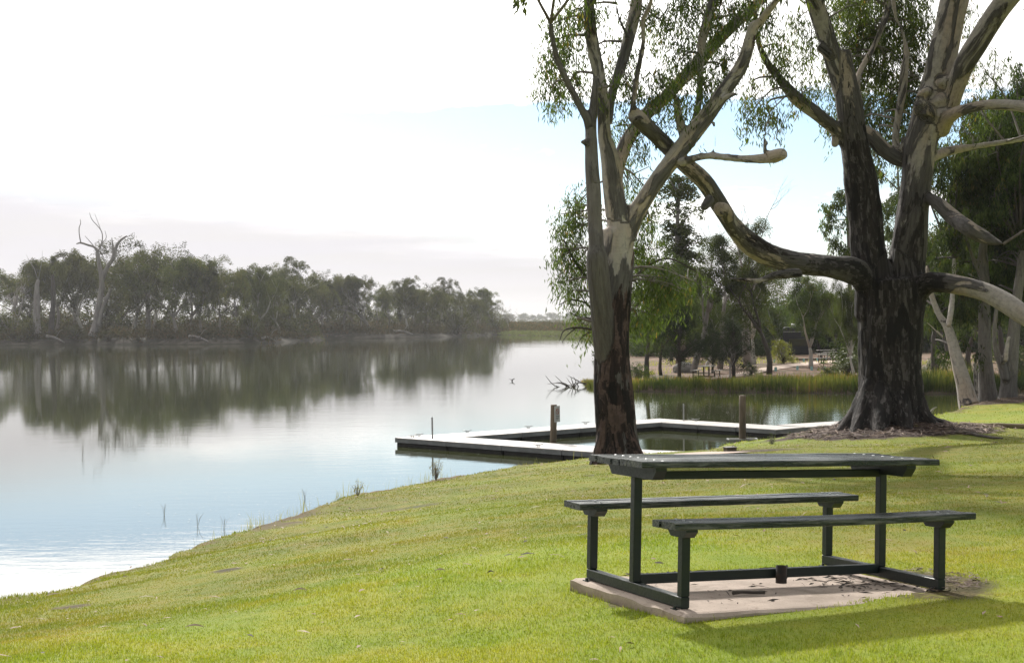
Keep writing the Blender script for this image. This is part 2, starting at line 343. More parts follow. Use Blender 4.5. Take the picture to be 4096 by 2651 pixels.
def dry_shade_mask(X, Y):  # mid-lawn band: drier grass with the shade of the canopy painted in
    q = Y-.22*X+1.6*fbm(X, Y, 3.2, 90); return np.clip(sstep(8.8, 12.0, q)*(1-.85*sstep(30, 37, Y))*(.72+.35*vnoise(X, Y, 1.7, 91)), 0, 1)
def build_ground():
    az = np.concatenate([np.linspace(-180, -24, 60, endpoint=False), np.linspace(-24, 24, 540, endpoint=False), np.linspace(24, 180, 60, endpoint=False)])*PI/180
    rr = [1.2]
    while rr[-1] < 7000: rr.append(rr[-1]*(1.0095 if rr[-1] > 5 else 1.06))
    rr = np.array(rr); A, Rr = np.meshgrid(az, rr); X = (np.sin(A)*Rr).ravel(); Y = (np.cos(A)*Rr).ravel()
    X = np.append(X, 0); Y = np.append(Y, 0); Z = height(X, Y)
    na, nr = len(az), len(rr); i = np.arange((nr-1)*na); c = i % na; r0 = i//na; cn = (c+1) % na
    q = np.stack([r0*na+c, (r0+1)*na+c, (r0+1)*na+cn, r0*na+cn], 1)[:, ::-1]
    cen = len(X)-1
    sd = sdist(X, Y, near_poly); lawn = sstep(-.6, -.2, sd)
    leftm = sstep(-6, -2, sdist(X, Y, left_poly))
    o = mesh_np('ground', np.stack([X, Y, Z], 1), q, None, smooth=True, attrs={'dry': dry_shade_mask(X, Y), 'lawn': lawn, 'dirt': dirt_mask(X, Y)*lawn, 'lip': np.exp(-np.clip(sd, 0, 9)/.5)*lawn, 'bank': leftm}, kind='structure')  # 'dry' carries painted canopy shade as well as dry grass
    m, nt = mat('ground'); t = NT(nt); p = t.pos()
    g = lawn_colour(t, p)
    n5 = t.noise(p, 38., 4., .7); n6 = t.noise(p, 4., 6., .7); n7 = t.noise(p, .35, 6., .65)
    litter = t.mix(t.ramp(n5, .4, .62), (.045, .026, .021), (.115, .075, .058)); litter = t.mix(t.ramp(n6, .4, .6), litter, (.035, .024, .021))
    soil = t.mix(t.ramp(n6, .35, .65), (.15, .092, .065), (.25, .165, .12)); soil = t.mix(t.ramp(n7, .42, .6), soil, t.mix(t.ramp(n5, .4, .6), (.085, .07, .045), (.15, .12, .075)))
    bank = t.mix(t.ramp(n7, .45, .62), (.032, .027, .022), (.11, .095, .08)); bank = t.mix(t.ramp(n6, .5, .7), bank, (.07, .075, .035))
    sp_ = t.n('ShaderNodeSeparateXYZ'); t.l(p, sp_.inputs[0])
    wet = t.ramp(sp_.outputs[2], ZW-.1, ZW+.35, 1, 0)
    c = t.mix(t.attr('bank'), soil, bank); c = t.mix(t.attr('lawn'), c, g)
    c = t.mix(t.math('MULTIPLY', t.attr('dirt'), t.ramp(n6, .25, .45)), c, litter)
    c = t.mix(t.math('MULTIPLY', t.attr('lip'), t.ramp(n6, .42, .62)), c, (.16, .11, .055)); c = t.mix(wet, c, (.035, .03, .022))
    t.out(t.bsdf(c, .95, t.bump(t.math('ADD', n5, n6), .5, .02), 0, .12)); o.data.materials.append(m)
    return o
def lawn_colour(t, p):
    a = t.noise(t.scale(p, (1, .55, 1)), .55, 5., .62, .4); b = t.noise(p, 2.6, 5., .65); c3 = t.noise(p, 60., 3., .6); a2 = t.noise(p, .16, 3., .5)
    c = t.mix(t.ramp(t.math('ADD', t.math('MULTIPLY', a, .65), t.math('MULTIPLY', b, .35)), .40, .60), (.17, .22, .026), (.285, .275, .042))
    c = t.mix(t.ramp(t.math('ADD', t.math('MULTIPLY', a, .5), t.math('MULTIPLY', b, .5)), .55, .67, 0, .8), c, (.24, .165, .05))
    c = t.mix(t.ramp(a2, .42, .6, 0, .5), c, (.20, .27, .03))
    c = t.mix(t.attr('dry'), c, t.mix(t.ramp(b, .38, .62), (.12, .142, .024), (.185, .165, .042)))  # olive tone for dry grass and painted tree shade together
    return t.mix(t.ramp(c3, .35, .8, .0, .4), c, (.08, .11, .018))
# ------------------------------------------------------------------ grass blades
def grassmat(name, mulc=1.):
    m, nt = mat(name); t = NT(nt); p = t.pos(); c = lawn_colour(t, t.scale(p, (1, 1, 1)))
    tn = t.attr('tint'); c = t.mix(1., c, t.mix(tn, (.95, 1., .85), (1.4, 1.35, 1.2)), 'MULTIPLY'); c = t.mix(t.ramp(tn, .93, .97, 0, .7), c, (.36, .31, .17))
    b = t.bsdf(c, .5, None, 0, .3); tr = t.n('ShaderNodeBsdfTranslucent'); t.l(t.mix(1., c, (1.3, 1.3, .7), 'MULTIPLY'), tr.inputs[0])
    mx = t.n('ShaderNodeMixShader'); mx.inputs[0].default_value = .42; t.l(b, mx.inputs[1]); t.l(tr.outputs[0], mx.inputs[2]); t.out(mx.outputs[0]); return m
def blades(X, Y, Z, hgt, wid, name, material, lean=.5, tint=None, extra=None, **k):
    n = len(X); a = rng.uniform(0, 2*PI, n); ln = rng.uniform(0, lean, n)*hgt; la = rng.uniform(0, 2*PI, n)
    base = np.stack([X, Y, Z], 1); w = np.stack([np.cos(a), np.sin(a), 0*a], 1)*wid[:, None]*.5
    tip = base+np.stack([np.cos(la)*ln, np.sin(la)*ln, np.sqrt(np.maximum(hgt**2-ln**2, hgt**2*.2))], 1); mid = base+(tip-base)*.5+np.stack([0*a, 0*a, hgt*.10], 1)
    V = np.stack([base-w, base+w, mid+w*.75, tip, mid-w*.75], 1).reshape(-1, 3)
    i = np.arange(n)[:, None]*5; q = i+np.array([[0, 1, 2, 4]]); tr = i+np.array([[4, 2, 3, 3]])
    tn = .35+(rng.random(n)-.35)*np.clip(9/Y, .35, 1) if tint is None else tint
    if tint is None and name == 'grass': tn = np.where(rng.random(n) < .05, 1., np.minimum(tn, .9))
    # quads only: split the tip as a sliver quad (last two corners distinct)
    V2 = np.stack([base-w, base+w, mid+w*.8, mid-w*.8, tip+w*.06, tip-w*.06], 1).reshape(-1, 3); i = np.arange(n)[:, None]*6
    q = np.concatenate([i+np.array([[0, 1, 2, 3]]), i+np.array([[3, 2, 4, 5]])])
    at = {'tint': np.repeat(tn, 6)}
    if extra is not None: at['dry'] = np.repeat(extra, 6)  # drier turf and painted canopy shade share this attribute
    return mesh_np(name, V2, q, material, attrs=at, **k)
def build_grass():
    M['grass'] = grassmat('lawn_grass')
    xs, ys, hs, ws = [], [], [], []
    for d0, d1, dens, h, w in ((5.9, 7.6, 8500, .019, .0035), (7.6, 10, 6200, .018, .004), (10, 14, 3000, .018, .0055), (14, 20, 1200, .018, .008), (20, 28, 450, .020, .012), (28, 40, 130, .022, .018), (40, 58, 45, .025, .03)):
        ax = .385; area = (d1*d1-d0*d0)*ax*1.06; n = int(area*dens)
        Y = np.sqrt(rng.uniform(d0*d0, d1*d1, n)); X = rng.uniform(-ax, ax, n)*Y*1.03
        cl = vnoise(X, Y, .11, 31)*.5+vnoise(X, Y, .5, 32)*.5; keep = (rng.random(n) < .72+.5*cl)
        X, Y = X[keep], Y[keep]; sd = sdist(X, Y, near_poly); keep = (sd > -.12) & (dirt_mask(X, Y) < rng.uniform(.15, .8, len(X)))
        u, v = table_uv(X, Y); fr = .02*np.sin(u*9)+.03*vnoise(u, v, .12, 33)
        fe = -.62+np.clip((u-.15), 0, 1)*.16+fr
        keep &= ~((u > -.965) & (u < .93+fr) & (v > fe) & (v < .68+fr*.5))
        X, Y, sd = X[keep], Y[keep], sd[keep]; n = len(X); xs.append(X); ys.append(Y)
        tall = 1+.45*vnoise(X, Y, .8, 34)+.6*(rng.random(n) < .02); edge = 1+.9*np.exp(-np.clip(sd, 0, 9)/.35)
        u, v = table_uv(X, Y); slabedge = np.exp(-np.abs(np.maximum(np.maximum(-.96-u, u-.93), np.maximum(-.6-v, v-.68)))/.07)
        hs.append(h*rng.uniform(.55, 1.25, n)*tall*edge*(1+.9*slabedge)); ws.append(w*rng.uniform(.7, 1.3, n))
    X = np.concatenate(xs); Y = np.concatenate(ys); h = np.concatenate(hs); w = np.concatenate(ws)
    blades(X, Y, height(X, Y)-.004, h, w, 'grass', M['grass'], .75, None, dry_shade_mask(X, Y), label='short green lawn grass covering the river bank', cat='grass', kind='stuff')
    # long thin stems along the water's edge
    xs = []; ys = []
    for i in range(len(crest)-1):
        a, b = P(*crest[i]), P(*crest[i+1]); L = np.linalg.norm(b-a); den = 60 if 540 <= crest[i][0] <= 1000 else 8
        n = int(L*den); t = rng.random(n); q = a[None]+(b-a)[None]*t[:, None]; xs.append(q[:, 0]+rng.normal(0, .12, n)); ys.append(q[:, 1]+rng.normal(.05, .16, n))
    X = np.concatenate(xs); Y = np.concatenate(ys); n = len(X); c = vnoise(X, Y, 1.3, 40); k_ = rng.random(n) < .5+.7*c; X, Y = X[k_], Y[k_]; n = len(X)
    blades(X, Y, height(X, Y)-.01, rng.gamma(4, .035, n)+.04, np.full(n, .006), 'edge_grass', M['dry'], .5, label='thin dry grass stems along the top of the river bank edge', cat='grass', kind='stuff')
# ------------------------------------------------------------------ leaves
def leaf_arrays(C, droop=.8, L=.12, W=.018, jitter=.5, nrm=None):
    n = len(C); d = rng.normal(0, 1, (n, 3)); d /= np.linalg.norm(d, axis=1)[:, None]; d = d*(1-droop); d[:, 2] -= droop; d /= np.linalg.norm(d, axis=1)[:, None]
    s = rng.normal(0, 1, (n, 3)) if nrm is None else nrm+rng.normal(0, .30, (n, 3)); w = np.cross(d, s); w /= np.linalg.norm(w, axis=1)[:, None]+1e-9
    l = (L*rng.uniform(1-jitter, 1+jitter, n))[:, None]; ww = (W*rng.uniform(.7, 1.3, n))[:, None]
    nn = np.cross(d, w)*l*.12
    V = np.stack([C, C+d*l*.45+w*ww*.5+nn, C+d*l, C+d*l*.45-w*ww*.5+nn], 1)
    return V.reshape(-1, 3)
def leaf_mesh(name, C, tint, material, parent, **k):
    V = leaf_arrays(C, **{a: k.pop(a) for a in ('droop', 'L', 'W', 'jitter') if a in k}); n = len(C)
    return mesh_np(name, V, np.arange(n*4).reshape(-1, 4), material, parent, attrs={'tint': np.repeat(tint, 4)}, **k)
# ------------------------------------------------------------------ traced trees
def remesh_tree(name, limbs, root, material, voxel, roughf, disp=.5, grey=()):
    mb = MB(); SA = []; SB = []; SR = []; SS = []; SL = []
    for li, (pts, rad) in enumerate(limbs):
        pp, rr = smooth_path(pts, rad, 4); mb.tube(pp, rr, 14); s = 0
        a = np.array([1., .3, 0]); 
        for i in range(len(pp)-1):
            L = np.linalg.norm(pp[i+1]-pp[i]); SA.append(pp[i]); SB.append(pp[i+1]); SR.append((rr[i]+rr[i+1])/2); SS.append(s+li*7.7); SL.append(li); s += L
    me = bpy.data.meshes.new('tmp'); me.from_pydata(mb.v, [], mb.f); o = bpy.data.objects.new('tmp', me); COL.objects.link(o)
    md = o.modifiers.new('r', 'REMESH'); md.mode = 'VOXEL'; md.voxel_size = voxel
    ms = o.modifiers.new('s', 'SMOOTH'); ms.iterations = 5; ms.factor = .6
    dg = bpy.context.evaluated_depsgraph_get(); me2 = bpy.data.meshes.new_from_object(o.evaluated_get(dg)); bpy.data.objects.remove(o)
    n = len(me2.vertices); V = np.zeros(n*3, np.float32); me2.vertices.foreach_get('co', V); V = V.reshape(-1, 3)
    N = np.zeros(n*3, np.float32); me2.vertices.foreach_get('normal', N); N = N.reshape(-1, 3)
    SA, SB, SR, SS = map(np.array, (SA, SB, SR, SS)); best = np.full(n, 1e9); idx = np.zeros(n, int); tt = np.zeros(n)
    for i in range(len(SA)):
        e = SB[i]-SA[i]; t = np.clip(((V-SA[i])@e)/(e@e+1e-9), 0, 1); d = np.linalg.norm(V-SA[i]-t[:, None]*e, axis=1)/SR[i]
        b = d < best; best[b] = d[b]; idx[b] = i; tt[b] = t[b]
    e = SB[idx]-SA[idx]; L = np.linalg.norm(e, axis=1)[:, None]; T = e/L; s = SS[idx]+tt*L[:, 0]
    a = np.tile([0., 1., .05], (n, 1)); n1 = np.cross(T, a); n1 /= np.linalg.norm(n1, axis=1)[:, None]+1e-9; n2 = np.cross(n1, T)
    q = V-SA[idx]-tt[:, None]*e; bc = np.stack([(q*n1).sum(1), (q*n2).sum(1), s], 1)
    rg = roughf(V, SR[idx], np.array(SL)[idx]); gy = np.isin(np.array(SL)[idx], grey).astype(float)
    off = np.array([mnoise.noise((b[0]*5+3, b[1]*5, b[2]*.9)) + .6*mnoise.noise((b[0]*13, b[1]*13+9, b[2]*2.2)) for b in bc])
    off2 = np.array([mnoise.noise((b[0]*1.8, b[1]*1.8, b[2]*.7+5)) for b in bc])
    rr = SR[idx]; V = V+N*((off*.028*(.25+rg)*disp+off2*.05*disp)*np.minimum(1, rr/.3))[:, None]
    me2.vertices.foreach_set('co', V.astype(np.float32).ravel())
    at = me2.attributes.new('bc', 'FLOAT_VECTOR', 'POINT'); at.data.foreach_set('vector', bc.astype(np.float32).ravel())
    at = me2.attributes.new('rough', 'FLOAT', 'POINT'); at.data.foreach_set('value', rg.astype(np.float32))
    at = me2.attributes.new('grey', 'FLOAT', 'POINT'); at.data.foreach_set('value', gy.astype(np.float32))
    me2.polygons.foreach_set('use_smooth', [True]*len(me2.polygons)); me2.materials.clear(); me2.materials.append(material); me2.update()
    t = bpy.data.objects.new(name, me2); COL.objects.link(t); t.parent = root; t.matrix_parent_inverse = root.matrix_basis.inverted()
    return t
def conv(kind, pts, d0, d1=None):
    """points (cx, cy, r[, depth offset]) in one of the traced crops -> world path"""
    s, ox, oy = {'c2': (1.54, 2100, 0), 'c3': (1.54, 3000, 0), 'c5': (1.54, 3100, 900), 'c7': (1.925, 3600, 1100), 'D': (1/K, 0, 0), 'c4': (1.54, 2100, 900), 'e4': (2310/900., 2500, 700)}[kind]
    P_, R_ = [], []
    n = len(pts)
    for i, q in enumerate(pts):
        d = d0 if d1 is None else d0+(d1-d0)*i/(n-1)
        if len(q) > 3: d += q[3]
        P_.append(P((ox+q[0]/s)/K, (oy+q[1]/s)/K, d)); R_.append(q[2]/s*d/F)
    return P_, R_
def setparent(o, root): o.parent = root; o.matrix_parent_inverse = root.matrix_basis.inverted()
def foliage(root, blobs, limbs, n_sprig_scale=1., mat_='leaf_near', L=.13, W=.02, twig_r=.02, name='crown', per=13, sprl=.5):
    """blobs: (xD, yD, depth, rxD, ryD, r_depth_m, n sprigs). Drooping sprigs of narrow leaves, thin boughs to the nearest limb."""
    LP = np.array([p for l in limbs for p in smooth_path(l[0], l[1], 3)[0]]); tw = MB(); C = []; T = []
    for (x, y, d, rx, ry, rz, n) in blobs:
        c = P(x, y, d); k = d*K/F; n = int(n*n_sprig_scale)
        i = np.argmin(((LP-c)**2).sum(1)+4*np.maximum(0, LP[:, 2]-c[2]-.3)**2); a = LP[i]
        dl = np.linalg.norm(c-a); mid = (a+c)/2+np.array([rng.normal(0, .12)*dl, rng.normal(0, .1)*dl, .12*dl]); pp, rr = smooth_path([a, mid, c], [twig_r*1.7, twig_r, twig_r*.5], 4); tw.tube(pp, rr, 5)
        subs = []
        for _ in range(max(4, n//9)):
            u = rng.normal(0, 1, 3); u /= np.linalg.norm(u); u *= rng.uniform(.45, 1)**.5
            e = c+np.array([u[0]*rx*k, u[1]*rz, u[2]*ry*k]); st = pp[rng.integers(len(pp)//2, len(pp))]
            m = (st+e)/2+np.array([0, 0, .12])+rng.normal(0, .08, 3); q, r_ = smooth_path([st, m, e], [twig_r*.6, twig_r*.4, twig_r*.25], 3); tw.tube(q, r_, 4, False); subs.append(q)
        for _ in range(n):
            q = subs[rng.integers(len(subs))]; b = q[rng.integers(1, len(q))]+rng.normal(0, .16, 3)
            if rng.random() < .3:
                u = rng.normal(0, 1, 3); u /= np.linalg.norm(u); u *= rng.random()**.4; b = c+np.array([u[0]*rx*k, u[1]*rz, u[2]*ry*k])
            dr = np.array([rng.normal(0, .35), rng.normal(0, .35), -1]); ln = sprl*rng.uniform(.4, 1.1); m_ = int(per*rng.uniform(.6, 1.3)); t = rng.random(m_)[:, None]
            C.append(b+dr*t*ln*.8+rng.normal(0, .07, (m_, 3))); base_t = rng.random(); T.append(np.clip(base_t*.75+rng.uniform(0, .28, m_), 0, 1))
    C = np.concatenate(C); T = np.concatenate(T)
    o = leaf_mesh(name, C, T, M[mat_], None, droop=.62, L=L, W=W); setparent(o, root)
    b = tw.build('branches', M['bark_dark' if mat_ in ('leaf_dark', 'leaf_mid') else 'bark_far'], None, True); setparent(b, root); return o
LIMBS = {}
def tree_one():
    base = P(1430, 1076, 28); base[2] = H1(base[0], base[1])
    r = empty('gum_tree', base, label='tall pale river gum with a double trunk just behind the picnic table', cat='tree')
    d = 28.
    L = []
    L.append(conv('D', [(1432, 1090, 62), (1431, 1064, 53), (1426, 1000, 48), (1421, 900, 45.5), (1421, 820, 44), (1422, 740, 43), (1428, 680, 44), (1434, 640, 42), (1438, 590, 40), (1440, 540, 40)], d))
    for a, rr in ((1382, 26), (1478, 26), (1405, 30), (1455, 30)):
        L.append(conv('D', [(a, 1096, rr), (1424+(a-1428)*.55, 1020, rr*.72), (1421+(a-1428)*.2, 930, rr*.6)], d-.2))
    L.append(conv('D', [(1414, 930, 18), (1409, 860, 24), (1402, 770, 26), (1396, 690, 25), (1391, 600, 25)], d+.15, d-.75)); q = conv('c2', [(452, 1540, 50), (447, 1350, 49), (445, 1200, 48), (437, 1040, 45), (436, 900, 42), (438, 780, 38), (455, 680, 30), (468, 560, 24), (470, 480, 15)], d-.75); L[-1] = (L[-1][0]+q[0], L[-1][1]+q[1])
    L.append(conv('c2', [(430, 800, 34), (410, 740, 28), (350, 620, 25), (290, 500, 23), (240, 380, 21), (215, 260, 19), (204, 150, 17)], d-.75, d-1.3))
    L.append(conv('c2', [(215, 240, 10), (185, 212, 8), (160, 216, 3)], d-1.2))
    L.append(conv('c2', [(425, 900, 20), (400, 890, 22), (385, 885, 20)], d-.75, d-1.))
    L.append(conv('c2', [(608, 1540, 84), (596, 1400, 78), (575, 1250, 68), (560, 1100, 66), (545, 980, 58), (522, 880, 46), (515, 760, 42), (510, 640, 46), (490, 470, 42), (465, 330, 41), (447, 180, 36), (440, 0, 33), (430, -120, 30)], d, d-.6))
    L.append(conv('c2', [(545, 780, 28), (560, 640, 32), (600, 510, 33), (650, 370, 38), (690, 230, 38), (728, 80, 38), (745, -40, 36), (760, -150, 32)], d, d+1.2))
    L.append(conv('c2', [(672, 240, 14), (650, 190, 13), (620, 110, 11), (605, 0, 10), (600, -90, 8)], d+.5, d+.2))
    L.append(conv('c2', [(585, 1150, 36), (600, 1050, 40), (640, 920, 46), (700, 820, 44), (790, 710, 44), (900, 620, 44), (1000, 520, 42), (1100, 420, 44), (1200, 310, 42), (1330, 190, 38), (1450, 90, 34), (1560, -20, 30), (1640, -120, 27)], d, d+2.2))
    R_ = conv('c2', [(640, 1470, 60), (690, 1350, 56), (760, 1240, 54), (850, 1110, 52), (940, 1000, 54), (1030, 890, 54), (1130, 770, 54), (1200, 680, 50), (1290, 560, 47), (1370, 450, 44), (1415, 340, 40), (1450, 200, 34)], d, d-1.)
    x = conv('c3', [(95, 190, 30), (150, 120, 27), (215, 40, 23), (280, -60, 20)], d-1., d-1.4); L.append((R_[0]+x[0], R_[1]+x[1]))
    L.append(conv('c2', [(1010, 880, 30), (985, 780, 28), (972, 680, 24), (965, 622, 22)], d-.3, d-.6))
    L.append(conv('c2', [(1040, 850, 26), (1085, 740, 25), (1108, 620, 24), (1118, 480, 23), (1130, 300, 27), (1165, 160, 29), (1205, 20, 27), (1230, -90, 25)], d-.4, d+.8))
    L.append(conv('c2', [(1250, 650, 22), (1300, 620, 20), (1335, 612, 16)], d-.9, d-1.2))
    h = conv('c2', [(985, 1030, 30), (1060, 1005, 26), (1150, 990, 25), (1250, 1000, 25), (1350, 1012, 26), (1450, 1015, 30), (1540, 1010, 36)], d-.5, d-2.3); x = conv('c3', [(180, 1000, 44), (238, 985, 37)], d-2.6, d-2.8); L.append((h[0]+x[0], h[1]+x[1]))
    L.append(conv('c2', [(1190, 985, 10), (1196, 900, 7), (1194, 830, 6), (1196, 800, 14), (1185, 785, 16), (1172, 775, 8)], d-1.2))
    L.append(conv('c3', [(105, 985, 12), (118, 880, 10), (130, 810, 8), (150, 740, 8), (165, 650, 6)], d-2.5)); L.append(conv('c3', [(130, 800, 6), (190, 785, 6), (240, 745, 5), (280, 700, 4)], d-2.5)); L.append(conv('c3', [(118, 985, 7), (140, 920, 6), (155, 895, 2)], d-2.5))
    z0, z1 = P(0, 790, d)[2], P(0, 470, d)[2]
    def rf(V, rad, idx):
        h = V[:, 2]; a = 1-sstep(z0, z1, h); top = sstep(P(0, 480, d)[2], P(0, 100, d)[2], h)*.15
        a = a+0.
        if True: pass
        return np.clip(.20+.72*a+top+.1*(rad < .12), 0, 1)
    remesh_tree('trunk', L, r, M['bark_gum'], .042, rf, .9, (5, 6, 7))
    for kx, ky, kr, dd in ((388, 888, 20, -.42), (962, 618, 20, -.66), (1336, 612, 14, -1.25)):   # sawn branch ends
        pass
    LIMBS['one'] = L
    B = []
    def b(x, y, rx, ry, n, dd=0, rz=.6): B.append((x, y, d+dd, rx, ry, rz, n))
    b(1300, 60, 20, 40, 26, -.5); b(1305, 150, 30, 40, 34, -.6); b(1340, 190, 35, 40, 30, .3); b(1300, 210, 28, 35, 26, -.9); b(1345, 30, 45, 35, 30, .5); b(1325, 110, 45, 40, 32, .6); b(1395, 120, 40, 60, 22, 1.2)
    b(1460, 130, 40, 60, 34, .9); b(1480, 215, 38, 45, 34, -.9); b(1440, 300, 30, 40, 14, 1); b(1560, 60, 50, 55, 44, 1.5); b(1600, 140, 45, 60, 48, .2); b(1545, 190, 35, 45, 36, -.8); b(1590, 250, 35, 30, 26, -.4)
    b(1655, 90, 45, 70, 48, .8); b(1690, 30, 50, 40, 40, 1.0); b(1640, 200, 40, 50, 34, -.4); b(1700, 170, 40, 50, 32, .4); b(1520, 290, 30, 30, 20, 0); b(1740, 60, 45, 55, 36, 0); b(1770, 20, 40, 40, 26, .5); b(1490, 340, 20, 40, 12, .3)
    b(1510, 30, 40, 40, 28, 1.); b(1610, 20, 50, 40, 38, -.4); b(1400, 30, 40, 35, 18, -.7); b(1800, 60, 25, 50, 16, -.5)
    # low drooping boughs beside the trunk
    for x, y, rx, ry, n, dd in ((1345, 480, 28, 40, 32, 1.6), (1330, 540, 32, 40, 36, 1.6), (1310, 600, 30, 35, 30, 1.4), (1350, 610, 30, 40, 30, 1.8), (1300, 660, 18, 22, 12, 1.2), (1345, 700, 25, 40, 24, 1.3), (1362, 760, 14, 30, 14, 1.4), (1350, 650, 30, 30, 22, 1.5), (1310, 500, 14, 30, 10, 1.5),
                           (1495, 600, 35, 50, 44, 1.2), (1510, 680, 40, 45, 46, 1.0), (1480, 740, 20, 45, 22, .8), (1550, 680, 40, 35, 36, .7), (1590, 690, 30, 22, 22, .5), (1500, 520, 28, 45, 30, 1.4), (1525, 740, 30, 25, 22, .9), (1620, 665, 22, 15, 9, .5), (1470, 430, 14, 50, 14, 1.2), (1505, 440, 24, 50, 18, 1.)):
        b(x, y, rx, ry, n, dd, .8)
    # crown above the frame, it shades the lawn
    foliage(r, B, L, 1.5, L=.13, W=.024)
    B2 = [(rng.uniform(1180, 1850), rng.uniform(-620, -60), d+rng.normal(0, 2.4), 70, 55, 1.3, 30) for i in range(50)]
    foliage(r, B2, L, 1.0, L=.2, W=.06)
    # bare drooping twigs over the water
    tw = MB()
    for pts in ([(1385, 735, 7), (1365, 710, 5), (1330, 700, 4), (1300, 712, 2)], [(1375, 770, 6), (1345, 765, 4), (1312, 770, 3), (1300, 795, 1.5)], [(1340, 765, 3), (1318, 782, 2), (1305, 800, 1)], [(1375, 745, 5), (1345, 740, 3), (1325, 728, 1.5)], [(1365, 710, 3), (1330, 660, 2), (1312, 650, 1)], [(1372, 775, 4), (1350, 790, 2), (1340, 812, 1)],
                [(1395, 700, 12), (1375, 660, 8), (1345, 620, 6), (1315, 560, 4)], [(1470, 660, 8), (1510, 625, 6), (1560, 610, 4), (1620, 640, 3)], [(1478, 720, 8), (1500, 700, 5), (1530, 705, 3)]):
        q = conv('D', [(a, b_, c*.55) for a, b_, c in pts], d+1.2); pp, rr = smooth_path(q[0], q[1], 4); tw.tube(pp, rr, 6)
    setparent(tw.build('twig', M['bark_dark'], None, True), r)
def tree_two():
    d = 35.; base = P(2060, 1034, d); base[2] = H1(base[0], base[1])
    r = empty('gum_tree', base, label='massive old gum with a very thick dark forked trunk on a litter mound', cat='tree')
    L = []
    L.append(conv('D', [(2068, 1070, 112), (2066, 1045, 102), (2066, 1015, 91), (2067, 985, 82), (2068, 950, 77), (2068, 900, 74), (2068, 840, 73), (2070, 780, 74), (2072, 720, 75), (2070, 670, 72)], d))
    L.append(conv('D', [(2030, 760, 44), (2032, 690, 44), (2026, 640, 43), (2020, 590, 42), (2014, 520, 38), (2010, 450, 37), (2003, 390, 36), (1993, 320, 33), (1984, 250, 31), (1976, 190, 27), (1970, 136, 22)], d, d-.3))
    L.append(conv('D', [(1972, 230, 26), (1952, 160, 22), (1934, 90, 22), (1915, 30, 20), (1900, -20, 20), (1885, -80, 18)], d-.2, d-.8)); L.append(conv('D', [(1945, 150, 12), (1925, 130, 13), (1917, 122, 12)], d-.5))
    L.append(conv('D', [(2105, 760, 44), (2108, 690, 44), (2113, 620, 41), (2124, 550, 38), (2134, 480, 36), (2142, 420, 35), (2150, 370, 34), (2163, 320, 36), (2178, 265, 36), (2190, 215, 33), (2205, 150, 33), (2225, 80, 34), (2243, 10, 34), (2262, -70, 32)], d, d+.2))
    for a in ((2160, 240, 22), (2170, 285, 24), (2195, 290, 24), (2152, 265, 18), (2187, 262, 26), (2140, 282, 9), (2205, 215, 18)): L.append(conv('D', [(a[0]-4, a[1]-8, a[2]*.7), (a[0], a[1], a[2]), (a[0]+3, a[1]+9, a[2]*.6)], d-.25))
    L.append(conv('c3', [(1240, 800, 60), (1290, 640, 60), (1350, 480, 66), (1430, 350, 70), (1520, 220, 70), (1600, 110, 68), (1690, 0, 66), (1780, -100, 60)], d, d-2.))
    L.append(conv('c3', [(640, 960, 46), (560, 850, 42), (480, 780, 42), (400, 715, 42), (320, 650, 42), (270, 590, 36), (205, 510, 28), (150, 430, 24), (108, 340, 21), (88, 250, 20), (80, 150, 18), (82, 0, 16), (90, -120, 14)], d, d-3.5)); L.append(conv('c3', [(560, 860, 22), (550, 930, 24), (545, 955, 20)], d-.3))
    L.append(conv('c3', [(690, 840, 40), (770, 890, 50), (830, 960, 50), (900, 1020, 50), (960, 1045, 48), (1040, 1045, 40)], d+.4))
    L.append(conv('c3', [(950, 1020, 32), (930, 960, 26), (928, 880, 25), (950, 750, 25), (975, 620, 25), (990, 480, 25), (1005, 385, 21), (992, 300, 14), (975, 230, 13), (945, 170, 12), (935, 95, 17), (925, 30, 12), (915, -60, 10)], d+.5, d+1)); L.append(conv('c3', [(955, 985, 16), (975, 930, 20), (975, 900, 18)], d+.3))
    L.append(conv('c3', [(690, 640, 26), (700, 540, 22), (745, 440, 20), (790, 370, 22), (850, 240, 22), (890, 130, 24), (905, 0, 22), (910, -90, 20)], d+.2, d+2.5))
    L.append(conv('c3', [(1200, 880, 50), (1240, 800, 45), (1300, 760, 38), (1380, 735, 34), (1480, 718, 33), (1600, 722, 36), (1720, 735, 40), (1830, 760, 36)], d, d-3))
    L.append(conv('c3', [(1150, 1040, 26), (1210, 1010, 32), (1290, 990, 26), (1400, 975, 22), (1550, 955, 20), (1700, 935, 18), (1850, 920, 15)], d, d+2))
    L.append(conv('c3', [(1100, 1270, 30), (1150, 1300, 38), (1210, 1350, 46), (1280, 1420, 50), (1350, 1470, 48), (1430, 1505, 44)], d, d-2.4)); a = L.pop(); c = conv('c5', [(1200, 90, 50), (1290, 140, 44), (1370, 175, 26), (1420, 190, 8)], d-2.6, d-3.2); L.append((a[0][:-2]+c[0], a[1][:-2]+c[1]))
    L.append(conv('c5', [(880, 520, 50), (940, 430, 66), (1050, 425, 62), (1180, 445, 60), (1300, 480, 58), (1420, 545, 60), (1534, 625, 62), (1680, 730, 60), (1850, 860, 50)], d, d-4))
    lim = conv('D', [(2015, 680, 26), (1990, 650, 32), (1945, 638, 29), (1890, 632, 27), (1820, 620, 28), (1760, 590, 25), (1715, 545, 23), (1684, 495, 22), (1645, 430, 21), (1600, 390, 20), (1560, 350, 19), (1520, 310, 19), (1486, 274, 18)], d, d-8.5); L.append(lim)
    L.append(conv('D', [(1700, 520, 17), (1690, 500, 17), (1678, 497, 16)], d-6.2, d-6.8)); L.append(conv('D', [(1660, 470, 13), (1645, 490, 11), (1640, 495, 8)], d-6.9, d-7.1))
